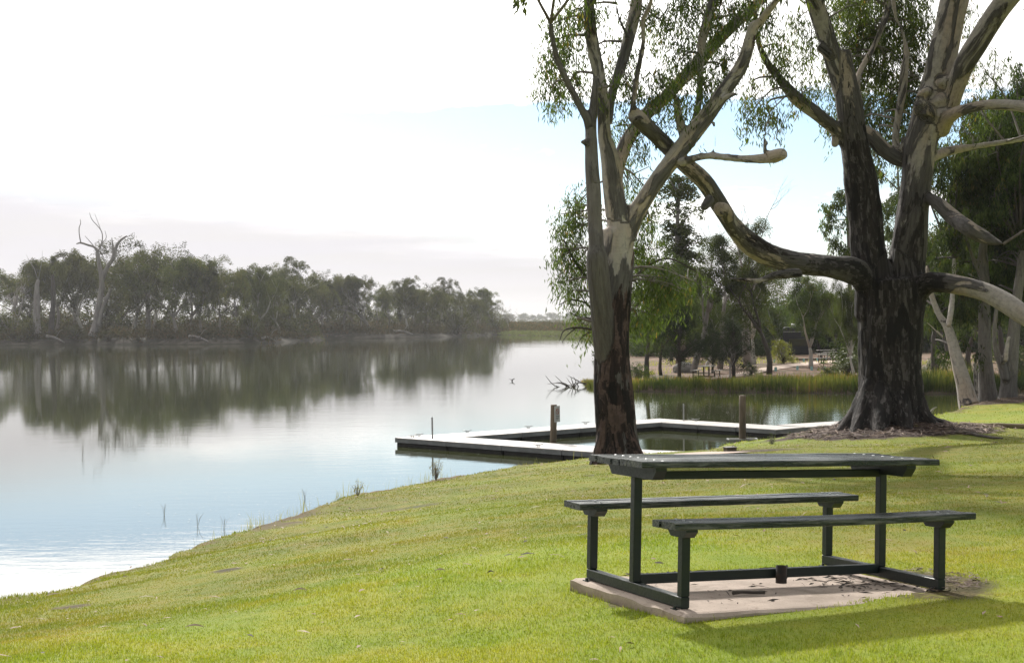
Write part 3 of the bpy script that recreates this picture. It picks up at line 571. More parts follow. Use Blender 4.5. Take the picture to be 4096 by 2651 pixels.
    L.append(conv('D', [(1862, 650, 13), (1825, 652, 12), (1800, 655, 10), (1770, 665, 7), (1735, 664, 6), (1697, 658, 4)], d-4, d-5))
    L.append(conv('c2', [(690, 720, 20), (705, 620, 22), (735, 450, 21), (762, 330, 21), (775, 260, 20), (768, 165, 20), (790, 110, 20), (820, 50, 19), (822, -30, 16), (825, -120, 14)], d-8.5, d-9.))
    for a, rr, yy, dd, bx in ((1905, 24, 1052, -1.0, 2012), (1960, 28, 1052, -1.6, 2022), (2035, 30, 1050, -2.0, 2045), (2110, 28, 1044, -1.8, 2085), (2190, 26, 1030, -.9, 2116), (2225, 18, 1022, -.4, 2118), (1880, 18, 1045, -.1, 2012), (2160, 20, 1035, 1.2, 2120), (2000, 20, 1035, 1.2, 2020)):
        q = conv('D', [(bx, 900, rr*.4, dd*.2), (bx+(a-bx)*.12, 960, rr*.95, dd*.4), (bx+(a-bx)*.36, 1000, rr*.85, dd*.62), (bx+(a-bx)*.75, yy-12, rr*.55, dd*.9), (a+(a-bx)*.05, yy-3, rr*.2, dd*1.1)], d)
        pts = []
        for i, p in enumerate(q[0]):
            if i >= 2: hh = H1(p[0], p[1]); p = np.array([p[0], p[1], min(p[2], hh+q[1][i]*.35) if i > 2 else p[2]])
            pts.append(p)
        L.append((pts, q[1]))
    z0, z1 = P(0, 760, d)[2], P(0, 480, d)[2]; z2 = P(0, 100, d)[2]
    def rf(V, rad, idx):
        h = V[:, 2]; a = 1-sstep(z0, z1, h); b_ = 1-sstep(z1, z2, h)
        lm = sstep(P(1990, 0, d)[0], P(1930, 0, d)[0], V[:, 0]); right = sstep(P(2160, 0, d)[0], P(2200, 0, d)[0], V[:, 0])
        q = .22+.5*a+.40*b_; q = q+.30*((idx == 1) | (idx == 2)); q = q*(1-lm)+lm*(.46+.30*sstep(P(1650, 0, d)[0], P(1800, 0, d)[0], V[:, 0])*(V[:, 2] < P(0, 420, d)[2])); return np.clip((q-.04)*(1-right)+right*(.14+.2*a), 0, 1)
    remesh_tree('trunk', L, r, M['bark_old'], .05, rf, 1.25)
    B = []
    def b(x, y, rx, ry, n, dd=0, rz=.9): B.append((x, y, d+dd, rx, ry, rz, n))
    b(1760, 240, 25, 30, 15, -3.0); b(1790, 285, 30, 30, 22, -3.0); b(1745, 290, 20, 30, 12, -3); b(1850, 170, 45, 40, 36, -2); b(1880, 230, 40, 35, 26, -1); b(1830, 120, 35, 40, 24, -2.5); b(1900, 110, 30, 40, 24, 1); b(1870, 60, 30, 40, 22, 1.5)
    for x in range(1960, 2180, 38):
        for y in range(10, 330, 42): b(x+rng.uniform(-12, 12), y+rng.uniform(-12, 12), 36, 34, int(29*(1-.45*(abs(x-2070)/120)*(y/330))), rng.uniform(1.2, 3.5))
    b(2270, 60, 40, 40, 18, 2.5); b(2300, 190, 30, 60, 22, 2.5); b(2290, 280, 28, 40, 18, 2); b(2240, 330, 30, 35, 20, 1.5); b(2030, 400, 30, 30, 12, 2); b(1820, 320, 14, 18, 5, -3); b(2010, 30, 40, 40, 30, -.6); b(2060, 340, 35, 30, 24, 2); b(2110, 400, 22, 30, 14, 2)
    b(1780, 30, 25, 40, 14, -3.6)
    foliage(r, B, L, 1.5, L=.15, W=.028)
    B2 = [(rng.uniform(1650, 2700), rng.uniform(-950, -60), d+rng.normal(0, 3.2), 85, 70, 1.6, 30) for i in range(100)]+[(rng.uniform(2430, 2780), rng.uniform(-50, 450), d+rng.normal(-2, 2), 60, 50, 1.5, 30) for i in range(22)]
    foliage(r, B2, L, 1.0, L=.24, W=.075)
    # dark termite nest on the left stem
# ------------------------------------------------------------------ generated trees (unit height, scaled per copy)
def gen_tree(seed, kind='gum', nleaf=5000, leaf=.018, matl='leaf_far', bark='bark_far', spread=.3, forks=4, clear=.28, clump=.075):
    rg = np.random.default_rng(seed); tb = MB(); ends = []
    def limb(p, dr, ln, r0, depth):
        n = 4; pts = [p]; rr = [r0]; q = p.copy(); dd = dr.copy()
        for i in range(n):
            dd = dd+rg.normal(0, .16, 3)+np.array([0, 0, .06]); dd /= np.linalg.norm(dd); q = q+dd*ln/n; pts.append(q.copy()); rr.append(r0*(1-.45*(i+1)/n))
        tb.tube(pts, rr, 6 if depth < 2 else 4, True)
        if depth >= 3 or (depth == 2 and rg.random() < .3): ends.append(q); return
        if depth >= 1: ends.append(pts[3]+rg.normal(0, .02, 3))
        k = forks if depth == 0 else (3 if rg.random() < .5 else 2); a0 = rg.uniform(0, 2*PI)
        for j in range(k):
            a = a0+2*PI*j/k+rg.normal(0, .35); tilt = rg.uniform(.35, .8)*(spread/.3) if depth == 0 else rg.uniform(.3, .9)
            nd = dd+np.array([math.cos(a), math.sin(a), .1])*tilt; nd /= np.linalg.norm(nd); limb(q.copy(), nd, ln*rg.uniform(.62, .85) if depth else .27*rg.uniform(.8, 1.15), rr[-1]*.8, depth+1)
    if kind == 'gum': limb(np.zeros(3), np.array([rg.normal(0, .08), rg.normal(0, .08), 1]), clear, .024, 0)
    elif kind == 'oak':               # she-oak: low dense dark crown
        tb.tube([(0, 0, 0), (.01, .01, .3), (.0, .02, .6), (0, 0, .9)], [.03, .024, .015, .005], 7)
        for i in range(46):
            a = rg.uniform(0, 2*PI); z = rg.uniform(.28, .92); rr = .36*math.sqrt(max(.05, 1-((z-.52)/.46)**2))*rg.uniform(.3, 1); e = np.array([math.cos(a)*rr, math.sin(a)*rr, z]); tb.tube([(0, 0, max(.2, z-.2)), e*.6+np.array([0, 0, z*.37-.03]), e], [.008, .005, .002], 4); ends.append(e)
    elif kind == 'slim':              # tall narrow gum
        tb.tube([(0, 0, 0), (.01, 0, .35), (-.005, .005, .7), (.005, 0, .98)], [.018, .014, .008, .002], 7)
        for i in range(34):
            z = rg.uniform(.42, .99); a = rg.uniform(0, 2*PI); rr = .085*rg.uniform(.2, 1)*(1.25-z*.7); e = np.array([math.cos(a)*rr, math.sin(a)*rr, z]); tb.tube([(0, 0, z-.09), e*.5+np.array([0, 0, z*.5-.03]), e], [.004, .003, .0015], 4); ends.append(e)
    elif kind == 'dead':
        def tw(p, dr, ln, r0, dep):
            pts = [p]; rr = [r0]; q = p.copy(); dd = dr.copy()
            for i in range(5): dd = dd+rg.normal(0, .2, 3)+np.array([0, 0, .05]); dd /= np.linalg.norm(dd); q = q+dd*ln/5; pts.append(q.copy()); rr.append(r0*(1-.5*(i+1)/5))
            tb.tube(pts, rr, 6 if dep < 2 else 3)
            if dep < 4:
                for j in range(3 if dep else 4):
                    s = pts[rg.integers(2, 6)]; nd = dd+rg.normal(0, .55, 3); nd[2] = abs(nd[2])*.8+.2; nd /= np.linalg.norm(nd); tw(s, nd, ln*rg.uniform(.45, .75), rr[-1]*.75, dep+1)
        tw(np.zeros(3), np.array([rg.normal(0, .1), 0, 1.]), .42, .024, 0)
    elif kind == 'bush':
        for i in range(26):
            u = rg.normal(0, 1, 3); u /= np.linalg.norm(u); u[2] = abs(u[2]); e = np.array([u[0]*.55, u[1]*.55, .15+u[2]*.75])*rg.uniform(.6, 1); tb.tube([(0, 0, 0), e*.5+np.array([0, 0, .05]), e], [.02, .012, .004], 4); ends.append(e)
    C = []; T = []; NN = []
    if ends and nleaf:
        E = np.array(ends); w = rg.uniform(.5, 1.5, len(E)); w /= w.sum()
        for e, ww in zip(E, w):
            n = max(3, int(nleaf*ww)); rad = clump*rg.uniform(.7, 1.35)
            if kind == 'oak': rad = .10
            if kind == 'bush': rad = .2
            if kind == 'slim': rad = .045
            nb = 5; cc = e+rg.normal(0, 1, (nb, 3))*rad*[.75, .75, .45]; k = rg.integers(0, nb, n); u = rg.normal(0, 1, (n, 3)); u /= np.linalg.norm(u, axis=1)[:, None]
            q = cc[k]+u*(rg.random(n)**.28)[:, None]*rad*[.62, .62, .42]; q[:, 2] -= (np.hypot(q[:, 0]-e[0], q[:, 1]-e[1])**2)/rad*.35; NN.append(u+np.array([0, 0, .35])); C.append(q); T.append(np.clip(rg.random()*.55+rg.uniform(0, .45, n), 0, 1))
    b = tb
    ms = {}
    me = bpy.data.meshes.new('trunk'); me.from_pydata(b.v, [], b.f); me.materials.append(M[bark]); me.polygons.foreach_set("use_smooth", [True]*len(me.polygons)); ms['trunk'] = me
    zt = max(v[2] for v in b.v)
    if C:
        C = np.concatenate(C); T = np.concatenate(T); V = leaf_arrays(C, droop=.35 if kind != 'slim' else .55, L=leaf, W=leaf*.5, jitter=.4, nrm=np.concatenate(NN)); zt = max(zt, V[:, 2].max())
        o = mesh_np('crown', V, np.arange(len(C)*4).reshape(-1, 4), M[matl], attrs={'tint': np.repeat(T, 4)}); ms['crown'] = o.data; bpy.data.objects.remove(o)
    ms['top'] = float(zt); return ms
def place(proto, name, loc, h, label, cat='tree', group=None, wf=1., rz=None, lean=0.):
    r = empty(name, loc, rng.uniform(0, 2*PI) if rz is None else rz, label=label, cat=cat, group=group)
    s = h/proto['top']; r.scale = (s*wf, s*wf, s); r.rotation_euler[1] = lean
    for k in ('trunk', 'crown'):
        if k in proto: o = bpy.data.objects.new(k, proto[k]); COL.objects.link(o); o.parent = r
    return r
def hgt(xd, ytop, p):                  # height of something at p whose top is seen at ytop
    q = P(xd, ytop, p[1]); return max(.3, q[2]-p[2])
def left_depth(xd):
    sh = SP(left_sh); a = np.array([ray(xd, 770)[0]/ray(xd, 770)[1]])[0]; az = sh[:, 0]/sh[:, 1]; return float(np.interp(a, az, sh[:, 1]))
def left_bank():
    protos = [gen_tree(100+i, 'gum', 15000, .0155, 'leaf_far', 'bark_white' if i % 2 else 'bark_far', sp_, fk, cl, .082) for i, (sp_, fk, cl) in enumerate([(.3, 4, .25), (.36, 4, .2), (.26, 3, .33), (.34, 5, .22), (.4, 4, .18), (.28, 3, .28), (.38, 5, .26)])]
    bush = [gen_tree(140+i, 'bush', 2600, .05, 'leaf_far', 'bark_far') for i in range(3)]; dead = [gen_tree(150+i, 'dead', 0, .01, 'leaf_far', 'deadwood') for i in range(4)]
    # xD, ytop, metres behind the waterline, proto, width factor, label
    T = [(-25, 585, 12, 0, 1.1, 'olive gum cut off by the left edge of the photo, far bank'),
         (128, 563, 14, 2, .9, 'gum with thin open crown beside the tall dark stump trunks on the far bank'),
         (190, 548, 16, 1, .9, 'yellowish gum just left of the tall dead forked tree on the far bank'),
         (305, 518, 12, 3, .95, 'tall white-limbed gum just right of the dead forked tree on the far bank'),
         (352, 560, 26, 5, .8, 'grey-green gum behind the tall white-limbed one on the far bank'),
         (412, 540, 10, 4, .85, 'gum with a leaning white trunk above the bare pale part of the far bank'),
         (468, 570, 18, 0, .85, 'rounded gum between the leaning white trunk and the waterside willow bush'),
         (512, 573, 16, 6, .8, 'dense gum standing left behind the round waterside bush'),
         (596, 596, 16, 1, .95, 'broad gum rising directly behind the round waterside bush'),
         (648, 606, 12, 3, .9, 'bushy gum a little right of the round waterside bush'),
         (702, 582, 22, 5, 1., 'gum with a domed crown, highest in the middle of the far bank'),
         (752, 614, 12, 4, .9, 'gum just right of the domed highest crown in mid bank'),
         (800, 626, 16, 2, .95, 'grey-green gum left of the thin row of bare stems in mid bank'),
         (842, 628, 14, 0, .9, 'sparse gum among thin bare stems in mid bank'),
         (905, 646, 24, 6, .8, 'pale gum left behind the leaning white limbs over the sandy shore'),
         (948, 632, 16, 1, .95, 'gum with spreading white limbs leaning over the sandy shore'),
         (990, 652, 12, 4, 1., 'low spreading gum right of the leaning white limbs'),
         (1034, 638, 24, 5, .95, 'gum with a flat-topped crown near the downstream end of the far bank'),
         (1072, 668, 14, 3, 1.05, 'gum hanging low over the water near the downstream end of the far bank'),
         (1108, 664, 18, 0, 1., 'gum second from the downstream end of the far bank'),
         (1146, 676, 14, 6, 1., 'last full gum at the downstream end of the far bank')]
    for x, yt, off, k, wf, lb in T:
        p = onground(x, left_depth(x)+off+4); place(protos[k], 'gum_tree', p, hgt(x, yt, p)*1.0, lb, 'tree', 'gums along the far river bank', wf*1.0)
    backl = [(55, 600, 'behind the dark stump trunks'), (95, 590, 'behind the gap left of the tall dead tree'), (165, 572, 'low behind the yellowish gum'), (238, 575, 'behind the foot of the tall dead forked tree'), (275, 570, 'between the dead forked tree and the white-limbed gum'), (385, 575, 'behind the pale bare bank'), (440, 585, 'right behind the leaning white trunk'), (540, 600, 'in the dip left of the broad crown'),
             (570, 618, 'behind the round waterside bush'), (625, 622, 'in the skyline notch right of the waterside bush'), (675, 615, 'left under the domed highest crown'), (728, 625, 'right under the domed highest crown'), (775, 640, 'behind the mid bank stems'), (822, 650, 'behind the thin bare stems'), (872, 668, 'in the low gap of the skyline'), (925, 660, 'behind the leaning white limbs'), (965, 660, 'behind the sandy shore'), (1010, 662, 'left of the flat-topped crown'), (1055, 668, 'right of the flat-topped crown'), (1090, 682, 'low near the downstream end'), (1130, 700, 'low behind the last full gum')]
    for i, (x, yt, w) in enumerate(backl):
        p = onground(x, left_depth(x)+42+rng.uniform(0, 14)); place(protos[i % 7], 'gum_tree', p, hgt(x, yt, p), 'second-row gum on the far bank, '+w, 'tree', 'second row of gums on the far bank', 1.25)
    for i in range(24):
        x = -10+i*50+rng.uniform(-12, 12); p = onground(x, left_depth(min(x, 1160))+62+rng.uniform(-6, 10)); place(bush[i % 3], 'thicket', p, rng.uniform(6.5, 9.5), 'dark rounded thicket closing the gaps behind the second row, far bank', 'bush', 'thickets behind the far bank gums', 1.25)
    # the tall dead forked tree, traced
    d = left_depth(225)+5; b = onground(222, d)
    r = empty('dead_tree', b, label='tallest bare grey dead tree with a forked trunk on the far bank', cat='tree', group='dead trees on the far bank')
    tb = MB()
    def c6(pts): return conv('D', [(x/2.164/K, (750+y/2.164)/K, rr/2.164/K*1.0) for x, y, rr in pts], d)
    for pts in ([(800, 1200, 42), (830, 1100, 30), (850, 980, 26), (885, 820, 24), (892, 700, 22), (870, 560, 18), (860, 470, 15), (835, 430, 10), (780, 410, 9), (720, 390, 8), (680, 398, 4)], [(720, 390, 6), (708, 320, 4), (708, 260, 4), (722, 220, 3), (718, 185, 2)],
                [(850, 1110, 26), (890, 970, 18), (940, 860, 16), (985, 760, 9)], [(895, 720, 20), (940, 610, 18), (990, 540, 18), (1010, 480, 17), (1030, 420, 13), (1070, 370, 10), (1120, 340, 6)], [(1000, 500, 12), (995, 430, 8), (988, 350, 3)], [(865, 470, 8), (900, 400, 5), (905, 310, 4), (870, 250, 3), (820, 190, 3), (800, 130, 1.5)], [(900, 300, 3), (870, 210, 2), (845, 140, 1)], [(905, 400, 4), (940, 350, 3), (930, 290, 1.5)], [(830, 420, 4), (790, 370, 3), (755, 330, 1.5)], [(1010, 500, 5), (1060, 480, 2)], [(940, 600, 5), (910, 520, 3), (890, 470, 2)]):
        q = c6(pts); pp, rr = smooth_path(q[0], q[1], 4); tb.tube(pp, rr, 8)
    setparent(tb.build('trunk', M['deadwood'], None, True), r)
    for x0, pts, lb in ((88, [(330, 1200, 34), (322, 1050, 30), (325, 900, 27), (330, 760, 20), (345, 700, 14)], 'thick broken dead trunk, leftmost stump on the far bank'), (126, [(440, 1200, 28), (450, 1060, 24), (468, 900, 20), (470, 760, 20), (468, 660, 12)], 'dark straight broken trunk between the leftmost stump and the tall dead tree')):
        d = left_depth(x0)+7; b = onground(x0, d); r = empty('dead_tree', b, label=lb, cat='tree', group='dead trees on the far bank'); tb = MB(); q = c6(pts); pp, rr = smooth_path(q[0], q[1], 3); tb.tube(pp, rr, 9)
        if x0 == 88:
            for q in (c6([(345, 700, 5), (360, 620, 3), (380, 540, 2), (385, 450, 1)]), c6([(345, 720, 4), (310, 600, 3), (270, 540, 2), (245, 480, 1)])): tb.tube(q[0], q[1], 5)
        setparent(tb.build('trunk', M['deadwood' if x0 == 88 else 'bark_dark'], None, True), r)
    for i, (x, yt, off, lb) in enumerate(((40, 590, 30, 'thin bare dead tree near the left edge of the photo, far bank'), (858, 640, 20, 'thin bare dead tree in the skyline gap of the far bank'), (1186, 705, 20, 'small bare dead tree on the point where the far bank ends'), (340, 540, 24, 'bare twiggy tree above the white-limbed gum on the far bank'))):
        p = onground(x, left_depth(min(x, 1150))+off); place(dead[i % 4], 'dead_tree', p, hgt(x, yt, p), lb, 'tree', 'dead trees on the far bank', 1.0)
    for x, yt, off, wf, k, lb in ((583, 690, 3, .75, 0, 'round dark willow-like bush at the water edge of the far bank'), (80, 708, 8, 1.2, 1, 'dark bush under the stump trunks on the far bank'), (175, 725, 5, 1.1, 2, 'grey bush at the foot of the tall dead tree'), (30, 680, 10, 1.2, 0, 'dark bush at the left edge of the far bank'), (1060, 712, 5, 1., 1, 'bush drooping over the water near the downstream end'), (250, 742, 4, 1.3, 2, 'low grey bush between dead tree and white-limbed gum at the waterline'), (690, 715, 9, 1.3, 0, 'dark bush below the domed crown, far bank'), (1150, 735, 9, 1.3, 1, 'low bush at the tip of the far bank')):
        p = onground(x, left_depth(x)+off); place(bush[k], 'bush', p, hgt(x, yt, p), lb, 'bush', 'bushes on the far river bank', wf)
    # fallen logs
    lg = [(610, 640, 778, 776, 'fallen grey log sliding into the water right of the round waterside bush'), (440, 486, 756, 766, 'fallen pale limb lying on the bare bank below the leaning gum'), (108, 150, 768, 770, 'log at the waterline under the dark stump trunks'), (915, 960, 752, 748, 'white fallen limb on the sandy shore')]
    for x0, x1, y0, y1, lb in lg:
        a = onground(x0, left_depth(x0)+2.5); b_ = onground(x1, left_depth(x1)+1.0); a[2] += .9; b_[2] = max(b_[2], ZW+.2)+.2; m_ = (a+b_)/2+np.array([0, 0, .4]); pp, rr = smooth_path([a, m_, b_], [.35, .28, .1], 4)
        tb = MB(); tb.tube(pp, rr, 7); tb.tube([pp[4], pp[4]+np.array([1.2, -.5, 1.6]), pp[4]+np.array([2., -.6, 1.9])], [.12, .08, .03], 5)
        tb.build('fallen_log', M['deadwood'], None, True, label=lb, cat='log', group='fallen logs on the far bank')
    # low scrub as one mass
    C = []; T = []
    xs_ = np.repeat(np.linspace(-60, 1190, 520), 3); of_ = 2.5+rng.random(len(xs_))**1.4*68; ds_ = np.array([left_depth(min(a, 1180)) for a in xs_[::3]]).repeat(3)
    for p, off in zip(onground_many(xs_, ds_+of_), of_):
        h = rng.uniform(1.0, 2.8)*(1+.6*(off > 22)+1.6*(off > 45)); n = 50; red = rng.random() < .45
        q = p+np.stack([rng.normal(0, 1.3, n), rng.normal(0, 1.3, n), rng.random(n)**.8*h], 1); C.append(q); T.append(np.clip(rng.uniform(.0, .7, n)+(.4 if red else 0), 0, 1))
    leaf_mesh('riverside_scrub', np.concatenate(C), np.concatenate(T), M['scrub'], None, droop=-.3, L=.55, W=.2, label='low reddish and grey scrub filling the ground under the far bank trees', cat='scrub', kind='stuff')
# ------------------------------------------------------------------ far distance
def distance():
    C = []; T = []
    for p in onground_many(rng.uniform(1165, 1420, 6500), rng.uniform(470, 700, 6500)):      # reddish bare scrub on the flat behind the point
        n = 7
        q = p+np.stack([rng.normal(0, 2.5, n), rng.normal(0, 2.5, n), rng.random(n)*2.3], 1); C.append(q); T.append(rng.uniform(.3, 1, n))
    leaf_mesh('bare_scrub', np.concatenate(C), np.concatenate(T), M['scrub'], None, droop=-.5, L=.9, W=.3, label='hazy reddish bare scrub on the flats below the distant town', cat='scrub', kind='stuff')
    C = []; T = []
    xs_ = rng.uniform(1175, 1400, 1500); ds_ = np.array([G(a, np.interp(a*K, [2017, 2130, 2248, 2400], [1338.5, 1344, 1350, 1364])/K, ZW)[1] for a in xs_])+rng.uniform(0, 22, 1500)
    for p in onground_many(xs_, ds_):
        n = 6
        q = p+np.stack([rng.normal(0, 1.2, n), rng.normal(0, 1.2, n), rng.random(n)*.5], 1); C.append(q); T.append(rng.uniform(.3, .95, n))
    leaf_mesh('reed_bed', np.concatenate(C), np.concatenate(T), M['reed_far'], None, droop=-.9, L=.8, W=.25, label='pale green reed bed along the distant shore in the river gap', cat='reeds', kind='stuff')
    pr = [gen_tree(300+i, 'gum', 1500, .05, 'leaf_far', 'bark_far', .36, 4, .2) for i in range(3)]
    for i in range(70):
        xd = 1150+i*3.9+rng.uniform(-4, 4); d = rng.uniform(2000, 2500); p = onground(xd, d); yt = rng.uniform(726, 746)
        o = place(pr[i % 3], 'distant_tree', p, max(3, hgt(xd, yt, p)), 'hazy grey tree on the skyline of the distant town hill', 'tree', 'hazy trees on the distant town hill', 1.3)
    pb = [gen_tree(310+i, 'bush', 1500, .09, 'leaf_far', 'bark_far') for i in range(2)]
    for i in range(64):
        xd = 1160+i*4.1+rng.uniform(-4, 4); d = rng.uniform(1350, 1640) if i % 2 else rng.uniform(1950, 2050); p = onground(xd, d)
        place(pb[i % 2], 'distant_tree', p, max(3, hgt(xd, rng.uniform(740, 751), p)), 'low hazy tree among the houses below the skyline of the distant town', 'tree', 'hazy trees among the distant houses', 1.7)
    hs = [(1192, 747, 14, 1), (1216, 750, 11, 0), (1237, 745, 18, 0), (1250, 757, 15, 1), (1262, 744, 13, 0), (1276, 749, 10, 1), (1290, 758, 20, 0), (1305, 752, 13, 1), (1318, 760, 14, 0), (1226, 758, 16, 1)]
    where = ['nearest the tip of the far bank', 'second in from the far bank tip', 'with the long pale roof high on the hill', 'with a reddish roof low in the middle', 'with a small pale roof on the hill centre', 'with a small reddish roof right of centre', 'with the brightest white roof low on the hill', 'with a red roof left of the gum branches', 'half behind the bare twigs of the pale gum', 'low on the left of the hill']
    for (x, y, w, k), lb in zip(hs, where):
        d = 1700+rng.uniform(0, 200); p = onground(x, d); z = P(x, y, d)[2]; r = empty('house', (p[0], p[1], p[2]), rng.uniform(-.3, .3), label='tiny distant house '+lb, cat='house', group='houses of the distant town')
        hw = w/2*.55; top = max(2.2, z-p[2]); mb = MB(); mb.box((-hw, -4, -.5), (hw, 4, top-1.3)); mb.build('wall', M['housewall'], r)
        V = [(-hw-.5, -4.6, top-1.3), (hw+.5, -4.6, top-1.3), (hw+.5, 4.6, top-1.3), (-hw-.5, 4.6, top-1.3), (-hw+2, 0, top+.5), (hw-2, 0, top+.5)]
        MB().add(V, [(0, 1, 5, 4), (1, 2, 5), (2, 3, 4, 5), (3, 0, 4), (3, 2, 1, 0)]).build('roof', M['houseroof2' if k else 'houseroof'], r)
        for s in (-.5, .4): MB().box((s*hw-.7, -4.05, top-2.5), (s*hw+.7, -3.98, top-1.7)).build('window', M['glass'], r)
# ------------------------------------------------------------------ right park
def park():
    gp = [gen_tree(200+i, 'gum', 32000, .0115, 'leaf_mid', b, s, f, c, .085) for i, (s, f, c, b) in enumerate([(.3, 4, .22, 'bark_dark'), (.36, 4, .18, 'bark_white'), (.28, 3, .26, 'bark_dark'), (.4, 5, .2, 'bark_white')])]
    oak = [gen_tree(220+i, 'oak', 16000, .016, 'leaf_oak', 'bark_dark') for i in range(2)]; slim = gen_tree(230, 'slim', 12000, .012, 'leaf_mid', 'bark_far'); dead = [gen_tree(240+i, 'dead', 0, .01, 'leaf_mid', 'deadwood') for i in range(3)]
    bush = [gen_tree(250+i, 'bush', 3000, .055, m_, 'bark_dark') for i, m_ in enumerate(('leaf_mid', 'leaf_bush', 'leaf_yellow'))]
    T = [(gp[0], 1502, 560, 93, .75, 'dark gum close right of the pale gum trunk, across the inlet'), (gp[2], 1535, 640, 97, .8, 'dark-stemmed gum between the near pale trunk and the first she-oak'), (slim, 1580, 408, 104, 1.5, 'tall slender gum with a narrow column of leaves'),
         (gp[3], 1642, 655, 108, .9, 'grey-green gum low behind the two round she-oaks'), (gp[2], 1787, 515, 96, .78, 'tall gum with two dark trunks right of the round she-oak'), (gp[1], 1752, 590, 118, .8, 'gum behind and left of the tall two-trunked gum'), (gp[1], 1884, 648, 106, .95, 'gum with white fanned-out trunks beside the parked camper'), (gp[3], 1815, 700, 146, .9, 'small gum behind the yellow-green bush'),
         (gp[0], 1945, 665, 132, 1., 'gum behind the distant cluster of picnic tables'), (gp[3], 1985, 640, 88, .5, 'light green gum touching the left side of the massive trunk'), (gp[1], 1680, 690, 140, 1.1, 'far gum in the gap behind the dry picnic clearing'), (gp[2], 1905, 690, 150, 1.1, 'far gum above the picnic cluster'), (gp[0], 1560, 690, 130, 1.1, 'far gum behind the slender column gum'),
         (gp[0], 2170, 420, 84, .6, 'dark gum right behind the massive trunk'), (gp[2], 2250, 520, 100, .8, 'dark gum behind the leaning white trunk'), (gp[0], 2330, 480, 92, .8, 'dark gum behind the trunk cluster at the right'), (gp[1], 2400, 500, 105, .9, 'pale-stemmed gum at the right edge beyond the inlet'), (gp[2], 2200, 640, 125, 1., 'far low gum right of the massive trunk'), (gp[3], 2290, 640, 135, 1., 'far low gum behind the trunk cluster')]
    for pr, x, yt, d, wf, lb in T:
        p = onground(x, d); place(pr, 'gum_tree', p, hgt(x, yt, p), lb.replace('between the curved low limb and the left fork of the massive trunk', 'left of the massive trunk'), 'tree', None, wf)
    def blob_tree(x, d, top, lb, bl, gr=None, mt='leaf_mid'):
        b = onground(x, d); t_ = P(x, top, d); Lm = [([b, b*.6+t_*.4+np.array([.1, 0, 0]), t_], [.2, .14, .05])]
        r = empty('gum_tree', b, label=lb, cat='tree'); m = MB(); pp, rr = smooth_path(*Lm[0], 4); m.tube(pp, rr, 8); setparent(m.build('trunk', M['bark_far'], None, True), r)
        foliage(r, [(q[0], q[1], d+rng.uniform(-1, 1), q[2], q[3], 1.2, q[4]) for q in bl], Lm, 1.6, mt, .26, .07, .03, per=16, sprl=.7)
    blob_tree(1975, 92, 460, 'leafy gum between the curved low limb and the left fork', [(1940, 490, 26, 26, 22), (1925, 540, 18, 24, 15), (1965, 470, 26, 26, 20), (1975, 530, 30, 30, 26), (1960, 590, 24, 26, 20), (1935, 575, 14, 20, 8), (1985, 600, 20, 20, 12)])
    blob_tree(2095, 90, 380, 'dense gum seen through the fork of the massive tree', [(2050, 420, 26, 28, 18), (2090, 380, 26, 28, 18), (2060, 500, 26, 30, 24), (2095, 460, 26, 34, 26), (2080, 560, 24, 30, 24), (2110, 340, 22, 28, 14), (2050, 350, 20, 26, 12), (2090, 610, 20, 20, 12)])
    for k, (x, yt, d, wf, lb) in enumerate(((1578, 690, 91, .85, 'dark she-oak with a leaning slim trunk left of the small picnic table'), (1704, 738, 89, 1.05, 'round dark she-oak on a short trunk right of the small picnic table'), (1655, 768, 100, 1.0, 'small dark she-oak behind the small picnic table'))):
        p = onground(x, d); place(oak[k % 2], 'she_oak', p, hgt(x, yt, p), lb, 'tree', 'dark she-oaks across the inlet', wf)
    for k, (x, yt, d, lb) in enumerate(((1738, 425, 112, 'bare-topped dead tree rising above the crowns under the curved limb'), (1672, 545, 106, 'leaning bare dead tree with fine twigs left of the curved limb'), (1610, 480, 100, 'thin bare tree beside the slender column gum'), (1695, 800, 88, 'small bare sapling at the edge of the reeds'))):
        p = onground(x, d); place(dead[k % 3], 'dead_tree', p, hgt(x, yt, p), lb, 'tree', 'bare trees across the inlet', .8)
    for x, yt, d, k, wf, lb in ((1820, 800, 118, 2, .8, 'yellow-green bush beside the parked camper'), (1925, 862, 84, 0, 1.2, 'low dark green bush behind the reeds left of the massive trunk'), (1970, 825, 90, 1, 1.2, 'grey bush close left of the massive trunk'), (1962, 790, 96, 0, 1.0, 'leafy shrub between picnic cluster and massive trunk'), (2180, 838, 96, 1, 1.5, 'grey-green bush low behind the leaning white trunk'), (2370, 830, 90, 1, 1.4, 'grey bush at the right edge behind the reeds'), (1480, 845, 92, 0, 1.3, 'dark bush against the right side of the pale gum trunk'), (2230, 850, 100, 1, 1.6, 'dry grey bush between the leaning trunk and the thick grey trunk'), (1745, 850, 94, 1, .9, 'thin grey bush right of the round she-oak'), (2330, 800, 110, 0, 1.3, 'green shrub between the two right-hand trunks')):
        p = onground(x, d); place(bush[k], 'bush', p, hgt(x, yt, p), lb, 'bush', 'bushes across the inlet', wf)
    big = [gen_tree(260+i, 'bush', 9000, .035, 'leaf_dark', 'bark_dark') for i in range(3)]; wh = ['behind the pale gum trunk', 'behind the first she-oak', 'behind the slender gum', 'behind the round she-oak', 'behind the two-trunked gum', 'behind the camper', 'behind the picnic cluster', 'just left of the massive trunk', 'behind the massive trunk', 'right of the massive trunk', 'behind the leaning white trunk', 'behind the thick grey trunk', 'between the right-hand trunks', 'at the right edge']
